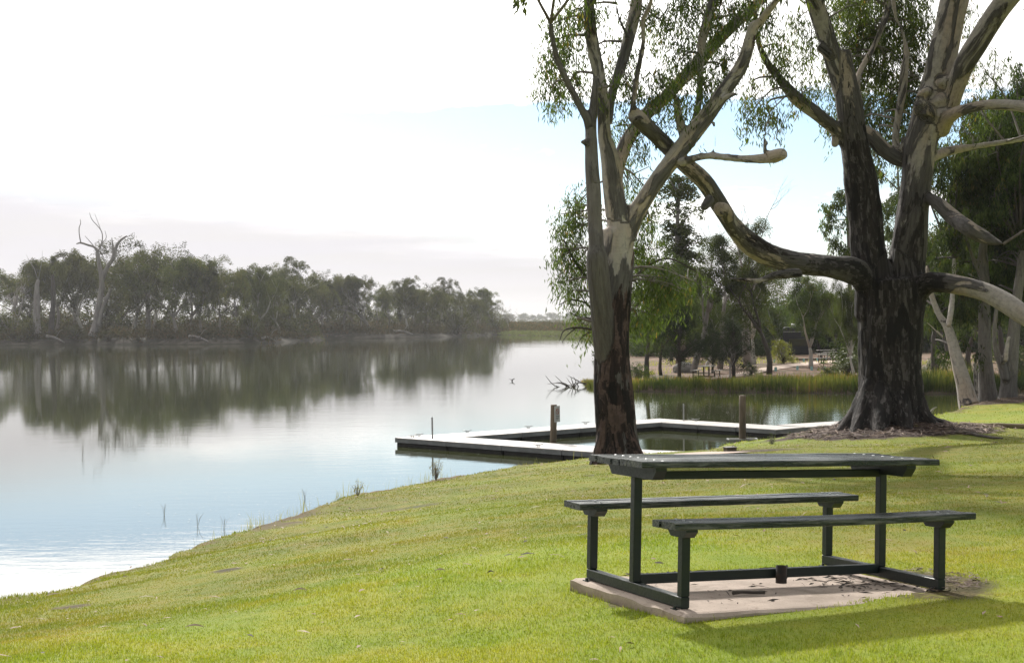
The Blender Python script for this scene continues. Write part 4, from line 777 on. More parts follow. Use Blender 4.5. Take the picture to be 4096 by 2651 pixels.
    for i, w_ in enumerate(wh):
        for j in range(2):
            x = 1490+i*70+j*34; p = onground(x, 150+24*j+rng.uniform(-6, 6)); place(big[(i+j) % 3], 'thicket_tree', p, hgt(x, 700-30*j+rng.uniform(-25, 25), p), ('lower' if j == 0 else 'taller')+' dark bushy tree far back '+w_, 'tree', 'dark bushy trees closing the view across the inlet', 1.15)
    # reeds along the inlet, green with golden tops
    sh = SP([(2350, 1552), (2400, 1566), (2535, 1577), (2960, 1592), (3425, 1607), (3700, 1615), (4200, 1625)]); X = []; Y = []; Hh = []; Tn = []
    for i in range(len(sh)-1):
        L = np.linalg.norm(sh[i+1]-sh[i]); n = int(L*700); t = rng.random(n); q = sh[i]+(sh[i+1]-sh[i])*t[:, None]; dp = rng.gamma(2., 1.5, n); X.append(q[:, 0]+rng.normal(0, .1, n)); Y.append(q[:, 1]+dp-.3); xs = (q[:, 0]/q[:, 1])
        lush = sstep(.13, .22, xs)*.6+.2; hh = (.35+lush*.75+.42*vnoise(X[-1], Y[-1], 2.6, 50)+.30*vnoise(X[-1], Y[-1], .8, 53))*rng.uniform(.35, 1.25, n)*np.exp(-dp*.10); Hh.append(hh); Tn.append(np.clip(rng.uniform(0, .55, n)+.13*dp-.1+.5*vnoise(X[-1], Y[-1], 2.4, 51), 0, 1))
    X = np.concatenate(X); Y = np.concatenate(Y); Hh = np.concatenate(Hh); Tn = np.concatenate(Tn)
    blades(X, Y, np.maximum(height(X, Y), ZW-.1), np.maximum(.15, Hh), np.full(len(X), .035), 'reeds', M['reed'], .35, Tn, label='green and golden reeds lining the far side of the inlet', cat='reeds', kind='stuff')
    n = 16000; xd = rng.uniform(1480, 2420, n); d = rng.uniform(84, 135, n); X = np.array([ray(a, 770)[0] for a in xd])*d; Y = d; cl = fbm(X, Y, 7, 52); k_ = (cl > .35) & (rng.random(n) < .5); X, Y = X[k_], Y[k_]
    blades(X, Y, height(X, Y)-.02, rng.uniform(.12, .4, len(X)), np.full(len(X), .06), 'dry_ground_cover', M['dry'], .6, label='dry grass and litter on the ground of the park across the inlet', cat='ground cover', kind='stuff')
    # trodden path
    pa = [onground(x, d) for x, d in ((1640, 90), (1720, 96), (1780, 104), (1830, 112), (1900, 118), (2000, 124))]; V = []; Fq = []
    for i, p in enumerate(pa):
        for s in (-1, 1): q = np.array([p[0], p[1]+s*2.2, 0]); V.append((q[0], q[1], H1(q[0], q[1])+.03))
    for i in range(len(pa)-1): Fq.append((2*i, 2*i+2, 2*i+3, 2*i+1))
    mesh_np('path', V, Fq, M['path'], kind='structure')
    # picnic tables across the inlet
    def far_table(x, d, rz, lb, mt='tabletop_far'):
        p = onground(x, d); r = empty('picnic_table', p, rz, label=lb, cat='picnic table', group='picnic tables across the inlet')
        MB().box((-.9, -.35, .70), (.9, .35, .75), .008).build('tabletop', M[mt], r)
        for s in (-1, 1): MB().box((-.9, s*.72-.14, .42), (.9, s*.72+.14, .46), .006).build('bench_seat', M[mt], r)
        for s in (-.6, .6):
            MB().box((s-.04, -.04, .02), (s+.04, .04, .70)).build('leg', M['darksteel'], r); MB().box((s-.03, -.78, .02), (s+.03, .78, .07)).build('frame', M['darksteel'], r)
            for q in (-1, 1): MB().box((s-.03, q*.72-.03, .07), (s+.03, q*.72+.03, .42)).build('leg', M['darksteel'], r)
    far_table(1641, 93, 1.15, 'small pale-topped picnic table alone on bare ground between the two she-oaks'); far_table(1925, 116, .1, 'nearest picnic table of the cluster right of the white fanned trunks'); far_table(1938, 124, .12, 'second picnic table in the cluster behind the white fanned trunks'); far_table(1921, 133, .05, 'farthest left picnic table of the cluster beside the fanned trunks'); far_table(1958, 138, .15, 'farthest right picnic table of the cluster near the massive trunk')
    # tree guards
    e = lambda x, y: ((3000+x/4.76)/K, (1300+y/4.76)/K)
    gl = [(448, 835, 'beside the dark pair of gum trunks, left'), (1013, 838, 'just left of the fanned white trunks'), (1262, 825, 'just right of the fanned white trunks'), (1452, 815, 'under the near table of the cluster'), (890, 985, 'lowest on the bare slope, left of three'), (1160, 1000, 'lowest on the bare slope, middle of three'), (1412, 1005, 'pale green one, right of three on the slope'), (1890, 815, 'left one of a tight trio near the massive trunk'), (1950, 830, 'middle one of a tight trio near the massive trunk'), (1998, 805, 'right one of a tight trio near the massive trunk'), (470, 1000, 'half hidden by the right dark trunk of the pair')]
    for x, y, lb in gl:
        a, b = e(x, y); r_ = ray(a, b); ts = np.linspace(78, 150, 900); X = r_[0]/r_[1]*ts; Z = HC+r_[2]/r_[1]*ts; h = height(X, ts); i = np.argmax(Z < h); 
        if not (Z < h).any(): i = 500
        s = .11; mb = MB(); hh = .30; V = []; 
        for z, q in ((0, 1), (hh, .94)):
            for k in range(3): an = k*2*PI/3+.4; V.append((math.cos(an)*s*q, math.sin(an)*s*q, z))
        V += [(v[0]*.93, v[1]*.93, v[2]) for v in V]
        Fs = [(0, 1, 4, 3), (1, 2, 5, 4), (2, 0, 3, 5), (6, 9, 10, 7), (7, 10, 11, 8), (8, 11, 9, 6), (3, 4, 10, 9), (4, 5, 11, 10), (5, 3, 9, 11)]
        r = empty('tree_guard', (X[i], ts[i], h[i]), rng.uniform(0, 2), label='small plastic sapling guard, '+lb, cat='tree guard', group='plastic tree guards across the inlet')
        mb.add(V, Fs).build('sleeve', M['guard2' if 'pale green' in lb else 'guard'], r); MB().tube([(.0, -.02, -.1), (.01, -.02, .34)], .010, 5).build('stake', M['post'], r)
    # pale rock
    p = onground(1589, 101); V = []; Fs = []; ico = MB()
    import bmesh
    bm = bmesh.new(); bmesh.ops.create_icosphere(bm, subdivisions=3, radius=1)
    for v in bm.verts: k = 1+.25*mnoise.noise(v.co*1.6)+.1*mnoise.noise(v.co*4); v.co = Vector((v.co.x*.75*k, v.co.y*.5*k, v.co.z*.5*k+.25))
    me = bpy.data.meshes.new('rock'); bm.to_mesh(me); bm.free(); me.materials.append(M['rock']); o = bpy.data.objects.new('rock', me); COL.objects.link(o); o.location = p; tag(o, 'pale grey boulder beside the dark leaning she-oak trunk', 'rock')
    # camper van partly hidden behind the trees
    p = onground(1853, 130); r = empty('camper_van', p, -.2, label='dark grey camper van parked behind the white fanned trunks', cat='camper van')
    MB().box((-1.25, -2.8, .45), (1.25, 2.8, 2.95), .12).build('body', M['rvwall'], r); MB().box((-1.2, -2.83, 2.5), (1.2, -2.8, 2.56)).build('trim', M['galv'], r)
    MB().box((-.55, -2.3, 3.0), (-.02, -1.5, 3.25), .08).build('roof_vent', M['rvwhite'], r); MB().box((.1, -2.3, 3.0), (.65, -1.5, 3.22), .08).build('roof_vent', M['rvwhite'], r)
    MB().box((-.7, -2.83, 1.25), (.95, -2.798, 1.9), .01).build('window', M['rvdark'], r)
    for s in (-1.6, 1.6):
        w = MB().tube([(-1.28, s, .42), (-1.0, s, .42)], .42, 20).build('wheel', M['rvdark'], r); MB().tube([(-1.30, s, .42), (-1.282, s, .42)], .22, 14).build('rim', M['galv'], w)
# ------------------------------------------------------------------ group of trunks on the near bank, right
def group_trees():
    d = 54.
    def mk(L, lb, rough, dd, blobs, lim_m='bark_old', grey=()):
        b = L[0][0][0].copy(); b[2] = H1(b[0], b[1]); r = empty('gum_tree', b, label=lb, cat='tree', group='clump of gums on the near bank at right')
        remesh_tree('trunk', L, r, M[lim_m], .06, rough, .9, grey)
        foliage(r, blobs, L, 1.35, 'leaf_dark', .2, .046, .03, per=17, sprl=.7); return r
    def low(z0, z1, lo=.25, hi=.85): return lambda V, rad, idx: np.clip(lo+(hi-lo)*(1-sstep(z0, z1, V[:, 2])), 0, 1)
    zA, zB = P(0, 880, d)[2], P(0, 700, d)[2]
    def bl(x0, x1, y0, y1, n, dd, dens=26): return [(rng.uniform(x0, x1), rng.uniform(y0, y1), d+rng.uniform(-1.5, 2.5)+dd, 34, 32, 1.6, dens) for _ in range(n)]
    A = [conv('c7', [(530, 1110, 88), (510, 1060, 78), (475, 900, 60), (430, 720, 50), (395, 580, 42), (360, 470, 34), (300, 380, 26), (240, 200, 22), (220, 0, 18)], d, d+1.), conv('c7', [(330, 560, 14), (290, 520, 12), (240, 470, 8), (180, 420, 5)], d), conv('c7', [(370, 480, 24), (400, 330, 24), (420, 150, 20), (430, -50, 16)], d, d+1)]
    mk(A, 'leaning gum with a white trunk, leftmost of the clump on the near bank', low(P(0, 965, d)[2], P(0, 930, d)[2], .12, .6), 0, bl(2170, 2260, 520, 700, 8, .5, 20)+bl(2170, 2260, 520, 760, 14, 3., 24)+bl(2165, 2270, 330, 520, 14, .5)+bl(2180, 2260, 790, 850, 2, 1.5, 12))
    Bm = [conv('c7', [(660, 1110, 100), (665, 1060, 82), (655, 900, 62), (648, 700, 56), (650, 500, 50), (652, 300, 45), (655, 150, 40), (655, 0, 38), (650, -100, 34), (680, -300, 26), (700, -480, 20)], d+1, d+1), conv('c7', [(650, 120, 24), (600, 20, 20), (570, -60, 16), (520, -220, 14)], d+1), conv('c7', [(590, 1090, 50), (585, 950, 26), (578, 850, 22), (572, 750, 14)], d+2.5)]
    mk(Bm, 'thick straight grey gum in the middle of the clump on the near bank', low(P(0, 960, d)[2], P(0, 800, d)[2], .15, .65), 0, bl(2240, 2330, 330, 500, 14, .5)+bl(2240, 2330, 330, 560, 18, 3.5)+bl(2255, 2340, 560, 740, 14, 4, 22)+bl(2230, 2330, 200, 340, 8, 3, 18), grey=(0, 1))
    Cm = [conv('c7', [(815, 1090, 90), (818, 1040, 76), (828, 900, 62), (845, 760, 58), (862, 620, 54), (880, 480, 48), (900, 300, 42), (930, 100, 34), (950, -100, 26)], d-.5, d-.5), conv('c7', [(800, 900, 36), (775, 780, 34), (740, 680, 26), (725, 560, 20), (740, 400, 18), (770, 200, 16)], d-.8, d-.6), conv('c7', [(800, 760, 26), (820, 640, 18), (840, 560, 14)], d-1)]
    mk(Cm, 'forked gum, rightmost of the clump on the near bank', low(P(0, 930, d)[2], P(0, 800, d)[2], .2, .75), 0, bl(2310, 2420, 260, 540, 22, 0)+bl(2310, 2420, 280, 560, 22, 3)+bl(2300, 2400, 560, 740, 20, 3.)+bl(2350, 2420, 180, 300, 8, .5, 18)+bl(2385, 2480, 300, 700, 14, -1), grey=(0, 1))
    # grey broken stub at the water
    q = conv('c7', [(205, 1165, 12), (225, 1130, 12), (245, 1105, 8), (270, 1095, 3)], 44.); pp, rr = smooth_path(q[0], q[1], 3); MB().tube(pp, rr, 7).build('broken_branch', M['deadwood'], None, True, label='short curved broken branch sticking up at the inlet edge right of the massive trunk', cat='branch')
    # driftwood by the pale trunk
    a = P(1330, 893, 88); tb = MB()
    for i in range(16):
        s = np.array([rng.uniform(-.4, 2.6), rng.uniform(-.6, .6), -.1]); e = s+np.array([rng.uniform(-1.6, .6), rng.uniform(-.3, .3), rng.uniform(.15, .85)]); m_ = (s+e)/2+rng.normal(0, .15, 3); b = np.array([a[0], a[1], ZW]); pp, rr = smooth_path([b+s, b+m_, b+e], [.045, .03, .01], 3); tb.tube(pp, rr, 5)
    tb.build('driftwood', M['driftwood'], None, True, label='tangle of dark driftwood in the water left of the pale gum trunk', cat='driftwood')
    b = G(1187, 886, ZW); MB().tube([b, b+np.array([.05, 0, .12]), b+np.array([.2, 0, .2])], [.05, .04, .02], 6).tube([b+np.array([.05, 0, .1]), b+np.array([-.2, 0, .16])], [.03, .01], 5).build('snag', M['driftwood'], None, True, label='tiny dark snag poking out of the open river', cat='snag')
    for k, (x, d_) in enumerate(((1335, 86), (1352, 84))): pass
# ------------------------------------------------------------------ picnic table and slab
def picnic():
    r = empty('picnic_table', (0, 0, 0), label='dark green picnic table with two attached benches in the foreground', cat='picnic table')
    O = TW(0, 0, 0); Uc = TW(1, 0, 0)-O; Vc = TW(0, 1, 0)-O; Wc = TW(0, 0, 1)-O
    Mt = Matrix(((Uc[0], Vc[0], Wc[0], O[0]), (Uc[1], Vc[1], Wc[1], O[1]), (Uc[2], Vc[2], Wc[2], O[2]), (0, 0, 0, 1))); r.matrix_world = Mt
    def plank(mb, u0, u1, v0, v1, w0, w1, sag=0):
        n = 24; V = []; c = .005; ends = (rng.uniform(-.006, .006), rng.uniform(-.006, .006)); tw = rng.uniform(-.0025, .0025)
        prof = [(v0+c, w0), (v1-c, w0), (v1, w0+c), (v1, w1-c), (v1-c, w1), (v0+c, w1), (v0, w1-c), (v0, w0+c)]
        for i in range(n+1):
            u = u0+ends[0]+(u1+ends[1]-u0-ends[0])*i/n; k = sag*math.sin(PI*i/n); jv = .0012*mnoise.noise((u*3, v0*9, 1)); jw = .0016*mnoise.noise((u*4, v0*9, 5))+tw
            for a, b in prof: V.append((u, a+jv, b+k+jw))
        Fs = [tuple(range(7, -1, -1)), tuple(n*8+j for j in range(8))]+[(i*8+j, i*8+(j+1) % 8, i*8+8+(j+1) % 8, i*8+8+j) for i in range(n) for j in range(8)]
        mb.add(V, [f[::-1] for f in Fs])
    top = MB(); bo = MB(); W0 = .654; n = 7; wd = W0/n
    for i in range(n): v = -W0/2+i*wd; plank(top, -1.0205, 1.0205, v+.0045, v+wd-.0045, .714, .75)
    t = top.build('tabletop', M['paint_worn_sheen'], r)
    for s in (-.868, .849):
        for i in range(n): v = -W0/2+(i+.5)*wd; bo.tube([(s, v, .7495), (s, v, .753), (s, v, .755)], [.009, .009, .004], 8)
    bo.build('bolts', M['bolt'], t)
    for v0, u0, h, tl, name in ((-.5166, .017, .4526, .0056, 'near'), (.5396, -.0158, .4641, .0106, 'far')):
        mb = MB(); w = .2398; ww = w/3
        for i in range(3): plank(mb, u0-1.007, u0+1.007, v0-w/2+i*ww+.0025, v0-w/2+(i+1)*ww-.0025, h-.038, h, -.008 if name == 'near' else 0)
        mb.v = [(a, b, c+(a-u0)*tl) for a, b, c in mb.v]; o = mb.build('bench_seat', M['paint_worn_sheen'], r); bb = MB()
        for s in (-.868, .849):
            for i in range(3): bb.tube([(s, v0-w/2+(i+.5)*ww, h+(s-u0)*tl-.002), (s, v0-w/2+(i+.5)*ww, h+(s-u0)*tl+.004)], .008, 8)
        bb.build('bolts', M['bolt'], o)
    a = .0255
    for s, uf, z, u2 in ((-1, -.8738, -.0154, -.0079), (1, .8436, .0119, -.0009)):
        uc = uf-.004
        mb = MB(); mb.box((uc-a, -.5705, z), (uc+a, .5705, z+.062), .004); fb = mb.build('base_beam', M['paint'], r)
        mb = MB()
        for v in (-.53, .53):
            mb.box((uc-.055, v-.03, z-.012), (uc-a-.001, v+.03, z-.003)); mb.tube([(uc-.042, v, z-.003), (uc-.042, v, z+.012)], .009, 6)
        mb.build('foot_plate', M['paint'], r)
        MB().box((uc-a, -a, z+.0625), (uc+a, a, .644), .004).build('post', M['paint'], r)
        # chamfered bearer under the top
        V = []; 
        for v, w0 in ((-.285, .695), (-.245, .645), (.245, .645), (.285, .695), (.285, .7135), (-.285, .7135)): V += [(uc-.034, v, w0), (uc+.034, v, w0)]
        Fs = [(0, 2, 4, 6, 8, 10), (11, 9, 7, 5, 3, 1)]+[(2*i, 2*i+1, (2*i+3) % 12, (2*i+2) % 12) for i in range(6)]
        MB().add(V, Fs).build('bearer', M['paint'], r)
        for v, ht, u0, tl in ((-.545, .4526, .017, .0056), (.545, .4641, -.0158, .0106)):
            hb = ht-.0385+(uc-u0)*tl; sh = -.0079*(-1 if v > 0 else 1) if s < 0 else 0
            MB().box((uc-a, v-a, z+.0625), (uc+a, v+a, hb-.0455), .004).build('leg', M['paint'], r)
            V = []; vv = v*.965
            for q, w0 in ((-.10, hb-.012), (-.065, hb-.045), (.065, hb-.045), (.10, hb-.012), (.10, hb), (-.10, hb)): V += [(uc-.036, vv+q, w0), (uc+.036, vv+q, w0)]
            MB().add(V, Fs).build('seat_bracket', M['paint'], r)
    MB().box((-.852, -.024, .628), (.813, .024, .674), .003).build('top_rail', M['paint'], r)
    MB().box((-.852, -.024, .035), (.813, .024, .09), .003).build('bottom_rail', M['paint'], r)
    # umbrella socket with a chained cap pin
    u0 = .075; V = []; n = 20; hs = MB()
    for rr, w in ((.033, .010), (.033, .112), (.0285, .112), (.0285, .02)):
        for j in range(n): q = 2*PI*j/n; V.append((u0+rr*math.cos(q), -.058+rr*math.sin(q), w))
    hs.add(V, [(i*n+j, i*n+(j+1) % n, i*n+n+(j+1) % n, i*n+n+j) for i in range(3) for j in range(n)]); so = hs.build('umbrella_socket', M['rust'], r, True)
    ch = MB()
    for i in range(9):
        c = (u0+.038+.002*(i % 2), -.06, .110-.0085*i)
        pts = [(c[0]+.004*math.cos(q)*(i % 2), c[1]+.004*math.cos(q)*(1-i % 2), c[2]+.0065*math.sin(q)) for q in np.linspace(0, 2*PI, 9)]; ch.tube(pts, .0013, 4, False)
    ch.tube([(u0+.03, -.06, .111), (u0+.042, -.06, .112)], .003, 6); ch.build('chain', M['rust'], so)
    # slab (separate thing), weathered rounded edges
    s = empty('concrete_slab', (0, 0, 0), label='pinkish concrete slab under the picnic table, left corner standing proud of the grass', cat='slab'); s.matrix_world = Mt
    N1, N2 = 90, 60; us = np.linspace(-.96, .97, N1); vs = np.linspace(-.70, .675, N2); Ug, Vg = np.meshgrid(us, vs); e = np.minimum(np.minimum(Ug+.96, .97-Ug), np.minimum(Vg+.70, .675-Vg))
    chip = .02*vnoise(Ug, Vg, .12, 60)+.012*vnoise(Ug, Vg, .04, 61)
    Wg = -.018-.02*np.exp(-e/.018)*(1+.35*vnoise(Ug, Vg, .15, 62))+.0012*fbm(Ug, Vg, .2, 63)
    V = np.stack([Ug.ravel(), Vg.ravel(), Wg.ravel()], 1).tolist(); Fq = [(j*N1+i, j*N1+i+1, (j+1)*N1+i+1, (j+1)*N1+i) for j in range(N2-1) for i in range(N1-1)]
    ring = [(0, i) for i in range(N1)]+[(j, N1-1) for j in range(1, N2)]+[(N2-1, i) for i in range(N1-2, -1, -1)]+[(j, 0) for j in range(N2-2, 0, -1)]
    b0 = len(V); ed = [0.]*b0
    for k, (j, i) in enumerate(ring):
        p = V[j*N1+i]; q = .005*mnoise.noise((p[0]*5, p[1]*5, 2)); V.append([p[0]*(1+q)+q*.5, p[1]+q, p[2]-.06]); ed.append(.9)
    b1 = len(V)
    for k, (j, i) in enumerate(ring): p = V[j*N1+i]; V.append([p[0], p[1], p[2]-.16]); ed.append(1.)
    m_ = len(ring)
    for k in range(m_):
        k2 = (k+1) % m_; A, B_ = ring[k], ring[k2]; Fq.append((A[0]*N1+A[1], b0+k, b0+k2, B_[0]*N1+B_[1])); Fq.append((b0+k, b1+k, b1+k2, b0+k2))
    mesh_np('slab', V, Fq, M['concrete'], s, False, attrs={'edge': ed})
    # stick and brick bits
    q = [TW(-.38+x, -.25+y, .0) for x, y in ((0, .0), (.06, .01), (.12, -.02), (.19, -.035))]; q = [p+np.array([0, 0, .0]) for p in q]; MB().tube(q, [.012, .008, .009, .011], 6).build('stick', M['driftwood'], None, True, label='short dark curved stick lying on the concrete slab', cat='stick')
    p = groundpt(1862*1.0, 1300) 
# ------------------------------------------------------------------ lawn bits and litter
def lawn_bits():
    # log rail
    a = P(2225, 1019, 36.4); b = P(2520, 1030, 35.0); pts = [a+(b-a)*t+np.array([0, 0, .008*math.sin(t*9)]) for t in np.linspace(0, 1, 14)]
    for p in pts: p[2] = H1(p[0], p[1])+.06
    MB().tube(pts, [.075+.004*math.sin(i*2) for i in range(14)], 12).build('log_rail', M['log'], None, True, label='long round timber log edging the lawn right of the massive tree', cat='log rail')
    q = [groundpt(x, y)+np.array([0, 0, .03]) for x, y in ((2215, 1032), (2245, 1035), (2270, 1041), (2300, 1046), (2325, 1049))]; pp, rr = smooth_path(q, [.05, .045, .035, .03, .012], 4); MB().tube(pp, rr, 6).build('fallen_branch', M['driftwood'], None, True, label='thin dark fallen branch on the grass below the log rail', cat='branch')
    q = groundpt(1690, 1060); r = empty('drain_box', q, .3, label='small brown box with a wire lid standing on the lawn before the massive tree', cat='drain box'); MB().box((-.11, -.09, -.03), (.11, .09, .075), .006).build('box', M['post'], r); MB().box((-.12, -.10, .0765), (.12, .10, .09), .003).build('lid', M['rock'], r); MB().tube([(.05, 0, .09), (.07, 0, .115), (.11, 0, .11), (.12, 0, .05)], .006, 5).build('handle', M['rust'], r)
    # bits of bark on the lawn as separate small things: big curled leaves
    for x, y, L, rz, lb in ((683, 1364, .05, .2, 'curved brown leaf arching on the left lawn'), (436, 1444, .06, 0, 'pale flat leaf low on the left lawn'), (1127, 1334, .03, .5, 'small dark leaf standing in the grass left of the slab'), (1010, 1326, .04, .1, 'white scrap of bark on the lawn left of the table')):
        p = groundpt(x, y); n = 7; V = []
        for i in range(n):
            t = i/(n-1); w = .006*math.sin(PI*min(max(t, .04), .96)); z = .012+.014*math.sin(PI*t); xx = (t-.5)*L*2
            for s in (-1, 1): V.append((xx*math.cos(rz)-s*w*math.sin(rz), xx*math.sin(rz)+s*w*math.cos(rz), z+s*w*.6))
        V += [(a, b, c-.0015) for a, b, c in V]; Fs = [(2*i, 2*i+1, 2*i+3, 2*i+2) for i in range(n-1)]+[(2*n+2*i, 2*n+2*i+2, 2*n+2*i+3, 2*n+2*i+1) for i in range(n-1)]
        Fs += [(2*i, 2*i+2, 2*n+2*i+2, 2*n+2*i) for i in range(n-1)]+[(2*i+3, 2*i+1, 2*n+2*i+1, 2*n+2*i+3) for i in range(n-1)]
        o = MB().add(V, Fs).build('fallen_leaf', M['pale_chip'] if 'dark' not in lb else M['driftwood'], None, label=lb, cat='leaf'); o.location = p
    # litter: bark strips on the mound and under the clump, scraps on the lawn
    def litter(X, Y, L, W, name, mt, lb, lift=.012, dz=0.):
        n = len(X); a = rng.uniform(0, 2*PI, n); t = np.stack([np.cos(a), np.sin(a), rng.normal(0, .12, n)], 1)*L[:, None]; s = np.stack([-np.sin(a), np.cos(a), rng.normal(0, .25, n)], 1)*W[:, None]
        c = np.stack([X, Y, height(X, Y)+lift*rng.uniform(.4, 1.6, n)+dz], 1); u = np.array([0, 0, 1.])*(L*.12)[:, None]
        V = np.stack([c-t-s*.4, c-t*.1-s+u, c+t-s*.2, c+t*.9+s*.2, c+s+u, c-t+s*.4], 1).reshape(-1, 3); i = np.arange(n)[:, None]*6; F_ = np.concatenate([i+np.array([[0, 1, 4, 5]]), i+np.array([[1, 2, 3, 4]])])
        mesh_np(name, V, F_, M[mt], attrs={'tint': np.repeat(rng.random(n), 6)}, label=lb, cat='litter', kind='stuff')
    def scat(n, cx, cy, rx, ry): a = rng.uniform(0, 2*PI, n); q = np.sqrt(rng.random(n)); return cx+np.cos(a)*q*rx, cy+np.sin(a)*q*ry
    X, Y = scat(2600, m2[0], m2[1]-.5, 2.6, 2.5); X2, Y2 = scat(1200, grp[0], grp[1], 5, 3.2); X = np.append(X, X2); Y = np.append(Y, Y2); n = len(X); litter(X, Y, rng.gamma(2, .05, n)+.02, rng.uniform(.006, .02, n), 'bark_litter', 'chip', 'brown bark litter on the mounds under the big trees')
    X, Y = scat(420, m2[0], m2[1]-.6, 2.6, 2.4); litter(X, Y, rng.gamma(2, .06, 420)+.03, rng.uniform(.005, .016, 420), 'pale_bark_strips', 'pale_chip', 'pale curled bark strips on the mound of the massive tree', .03)
    n = 1500; d = np.sqrt(rng.uniform(6.3**2, 40**2, n)); X = rng.uniform(-.37, .37, n)*d; k_ = sdist(X, d, near_poly) > .1; X, Y = X[k_], d[k_]; u, v = table_uv(X, Y); k_ = ~((np.abs(u) < 1) & (np.abs(v) < .7)); X, Y = X[k_], Y[k_]; n = len(X)
    litter(X, Y, rng.gamma(2, .009, n)*(1+Y*.03)+.008, rng.uniform(.003, .008, n)*(1+Y*.04), 'lawn_litter', 'pale_chip', 'scattered dead leaves and bark scraps on the lawn', .022)
    n = 500; d = np.sqrt(rng.uniform(7**2, 34**2, n)); X = rng.uniform(-.37, .37, n)*d; k_ = (sdist(X, d, near_poly) > .1) & (vnoise(X, d, 1.2, 70) > .2); X, Y = X[k_], d[k_]; n = len(X)
    litter(X, Y, rng.gamma(2, .010, n)*(1+Y*.03)+.01, rng.uniform(.003, .009, n)*(1+Y*.04), 'dark_lawn_litter', 'driftwood', 'scattered dark twigs and leaf scraps on the lawn', .025)
    # litter on the slab and the bare patch beside it
    us = np.concatenate([rng.normal(.62, .17, 120), rng.uniform(-.9, .9, 60), rng.uniform(-.9, .9, 70)]); vs = np.concatenate([rng.normal(-.05, .17, 120), rng.uniform(-.6, .66, 60), rng.normal(.64, .02, 70)]); k_ = (us < .93) & (us > -.93) & (np.abs(vs) < .67); us, vs = us[k_], vs[k_]; n = len(us)
    Wp = np.array([TW(a, b, -.014) for a, b in zip(us, vs)]); a = rng.uniform(0, 2*PI, n); L = rng.gamma(2, .012, n)+.004; W = rng.uniform(.002, .007, n)*np.where(rng.random(n) < .3, .5, 1); t = np.stack([np.cos(a), np.sin(a), 0*a], 1)*L[:, None]; s = np.stack([-np.sin(a), np.cos(a), 0*a+.3], 1)*W[:, None]
    V = np.stack([Wp-t-s*.4, Wp-s, Wp+t, Wp+s+np.array([0, 0, .004])], 1).reshape(-1, 3)+np.array([0, 0, .003]); mesh_np('slab_litter', V, np.arange(n*4).reshape(-1, 4), M['driftwood'], label='dry leaves and twigs scattered on the concrete slab', cat='litter', kind='stuff')
    p = groundpt(2108, 1380); X, Y = scat(420, p[0], p[1], .42, .5); litter(X, Y, rng.gamma(2, .012, 420)+.005, rng.uniform(.003, .007, 420), 'chip_litter', 'chip', 'reddish bark chips in the bare patch right of the slab', .01)
    # weeds at the water edge
    def weed(x, y, d, h, n, lb, mt='leaf_bush'):
        p = P(x, y, d); p[2] = min(p[2], H1(p[0], p[1])); r = empty('weed', p, 0, label=lb, cat='weed', group='tall weeds along the bank'); st = MB(); C = []
        for i in range(n):
            a = rng.uniform(0, 2*PI); e = np.array([math.cos(a)*h*.35*rng.random(), math.sin(a)*h*.3*rng.random(), h*rng.uniform(.6, 1)]); st.tube([(0, 0, 0), e*.5+np.array([0, 0, h*.06]), e], [.005, .004, .002], 4)
            for t in np.linspace(.25, 1, 12): C.append(e*t+rng.normal(0, .018, 3))
        st.build('stem', M['bark_far'], r); leaf_mesh('leaves', np.array(C), rng.random(len(C)), M[mt], r, droop=.1, L=.04, W=.010)
    weed(1005, 1112, 28.3, .50, 16, 'leafy grey-green weed standing above the bank below the thin metal pole', 'dry'); weed(822, 1147, 24.6, .32, 9, 'tuft of dry seeding grass on the bank left of the leafy weed', 'dry'); weed(1788, 1056, 33.5, .34, 14, 'bright green weed at the left toe of the litter mound', 'leaf_near'); weed(1832, 1046, 35.5, .3, 9, 'small green weed on the left shoulder of the litter mound', 'leaf_near'); weed(2020 if False else 1905, 1024, 38, .25, 8, 'weed beside the gangway left of the massive trunk', 'leaf_near')
    for i, (x, y, lb) in enumerate(((372, 1165, 'leftmost'), (448, 1192, 'second from left'), (510, 1200, 'nearest the bank bulge'), (700, 1135, 'furthest out below the leafy weed'))):
        p = G(x, y+13, ZW); st = MB(); h = .26
        for j in range(5): a = rng.uniform(0, 2*PI); q = rng.uniform(.1, .6); st.tube([(0, 0, -.05), (math.cos(a)*h*q*.4, math.sin(a)*h*q*.4, h*.6), (math.cos(a)*h*q, math.sin(a)*h*q, h*rng.uniform(.8, 1.1))], [.0022, .002, .001], 4)
        o = st.build('rush_tuft', M['dry_stem'], None, label='thin rush tuft standing in shallow water, '+lb, cat='rush', group='rush tufts in the shallows'); o.location = p
    # floating specks on the river
    n = 1500; xd = rng.uniform(300, 1500, n); yd = rng.uniform(1010, 1200, n)-(rng.random(n) < .5)*rng.uniform(0, 250, n); pts = np.array([G(a, b, ZW) for a, b in zip(xd, yd)]); X, Y = pts[:, 0], pts[:, 1]; k_ = (sdist(X, Y, near_poly) < -.3) & (vnoise(X, Y, 6, 80) > -.5); X, Y = X[k_], Y[k_]
    n2 = 700; xd = rng.uniform(1480, 2150, n2); yd = rng.uniform(925, 1000, n2); q = np.array([G(a, b, ZW) for a, b in zip(xd, yd)]); X = np.append(X, q[:, 0]); Y = np.append(Y, q[:, 1]); n = len(X); sz = rng.uniform(.012, .03, n)
    c = np.stack([X, Y, np.full(n, ZW+.006)], 1); V = np.stack([c+np.stack([-sz, 0*sz, 0*sz], 1), c+np.stack([0*sz, -sz*.5, 0*sz+.004], 1), c+np.stack([sz, 0*sz, 0*sz+.01], 1), c+np.stack([0*sz, sz*.5, 0*sz+.004], 1)], 1).reshape(-1, 3)
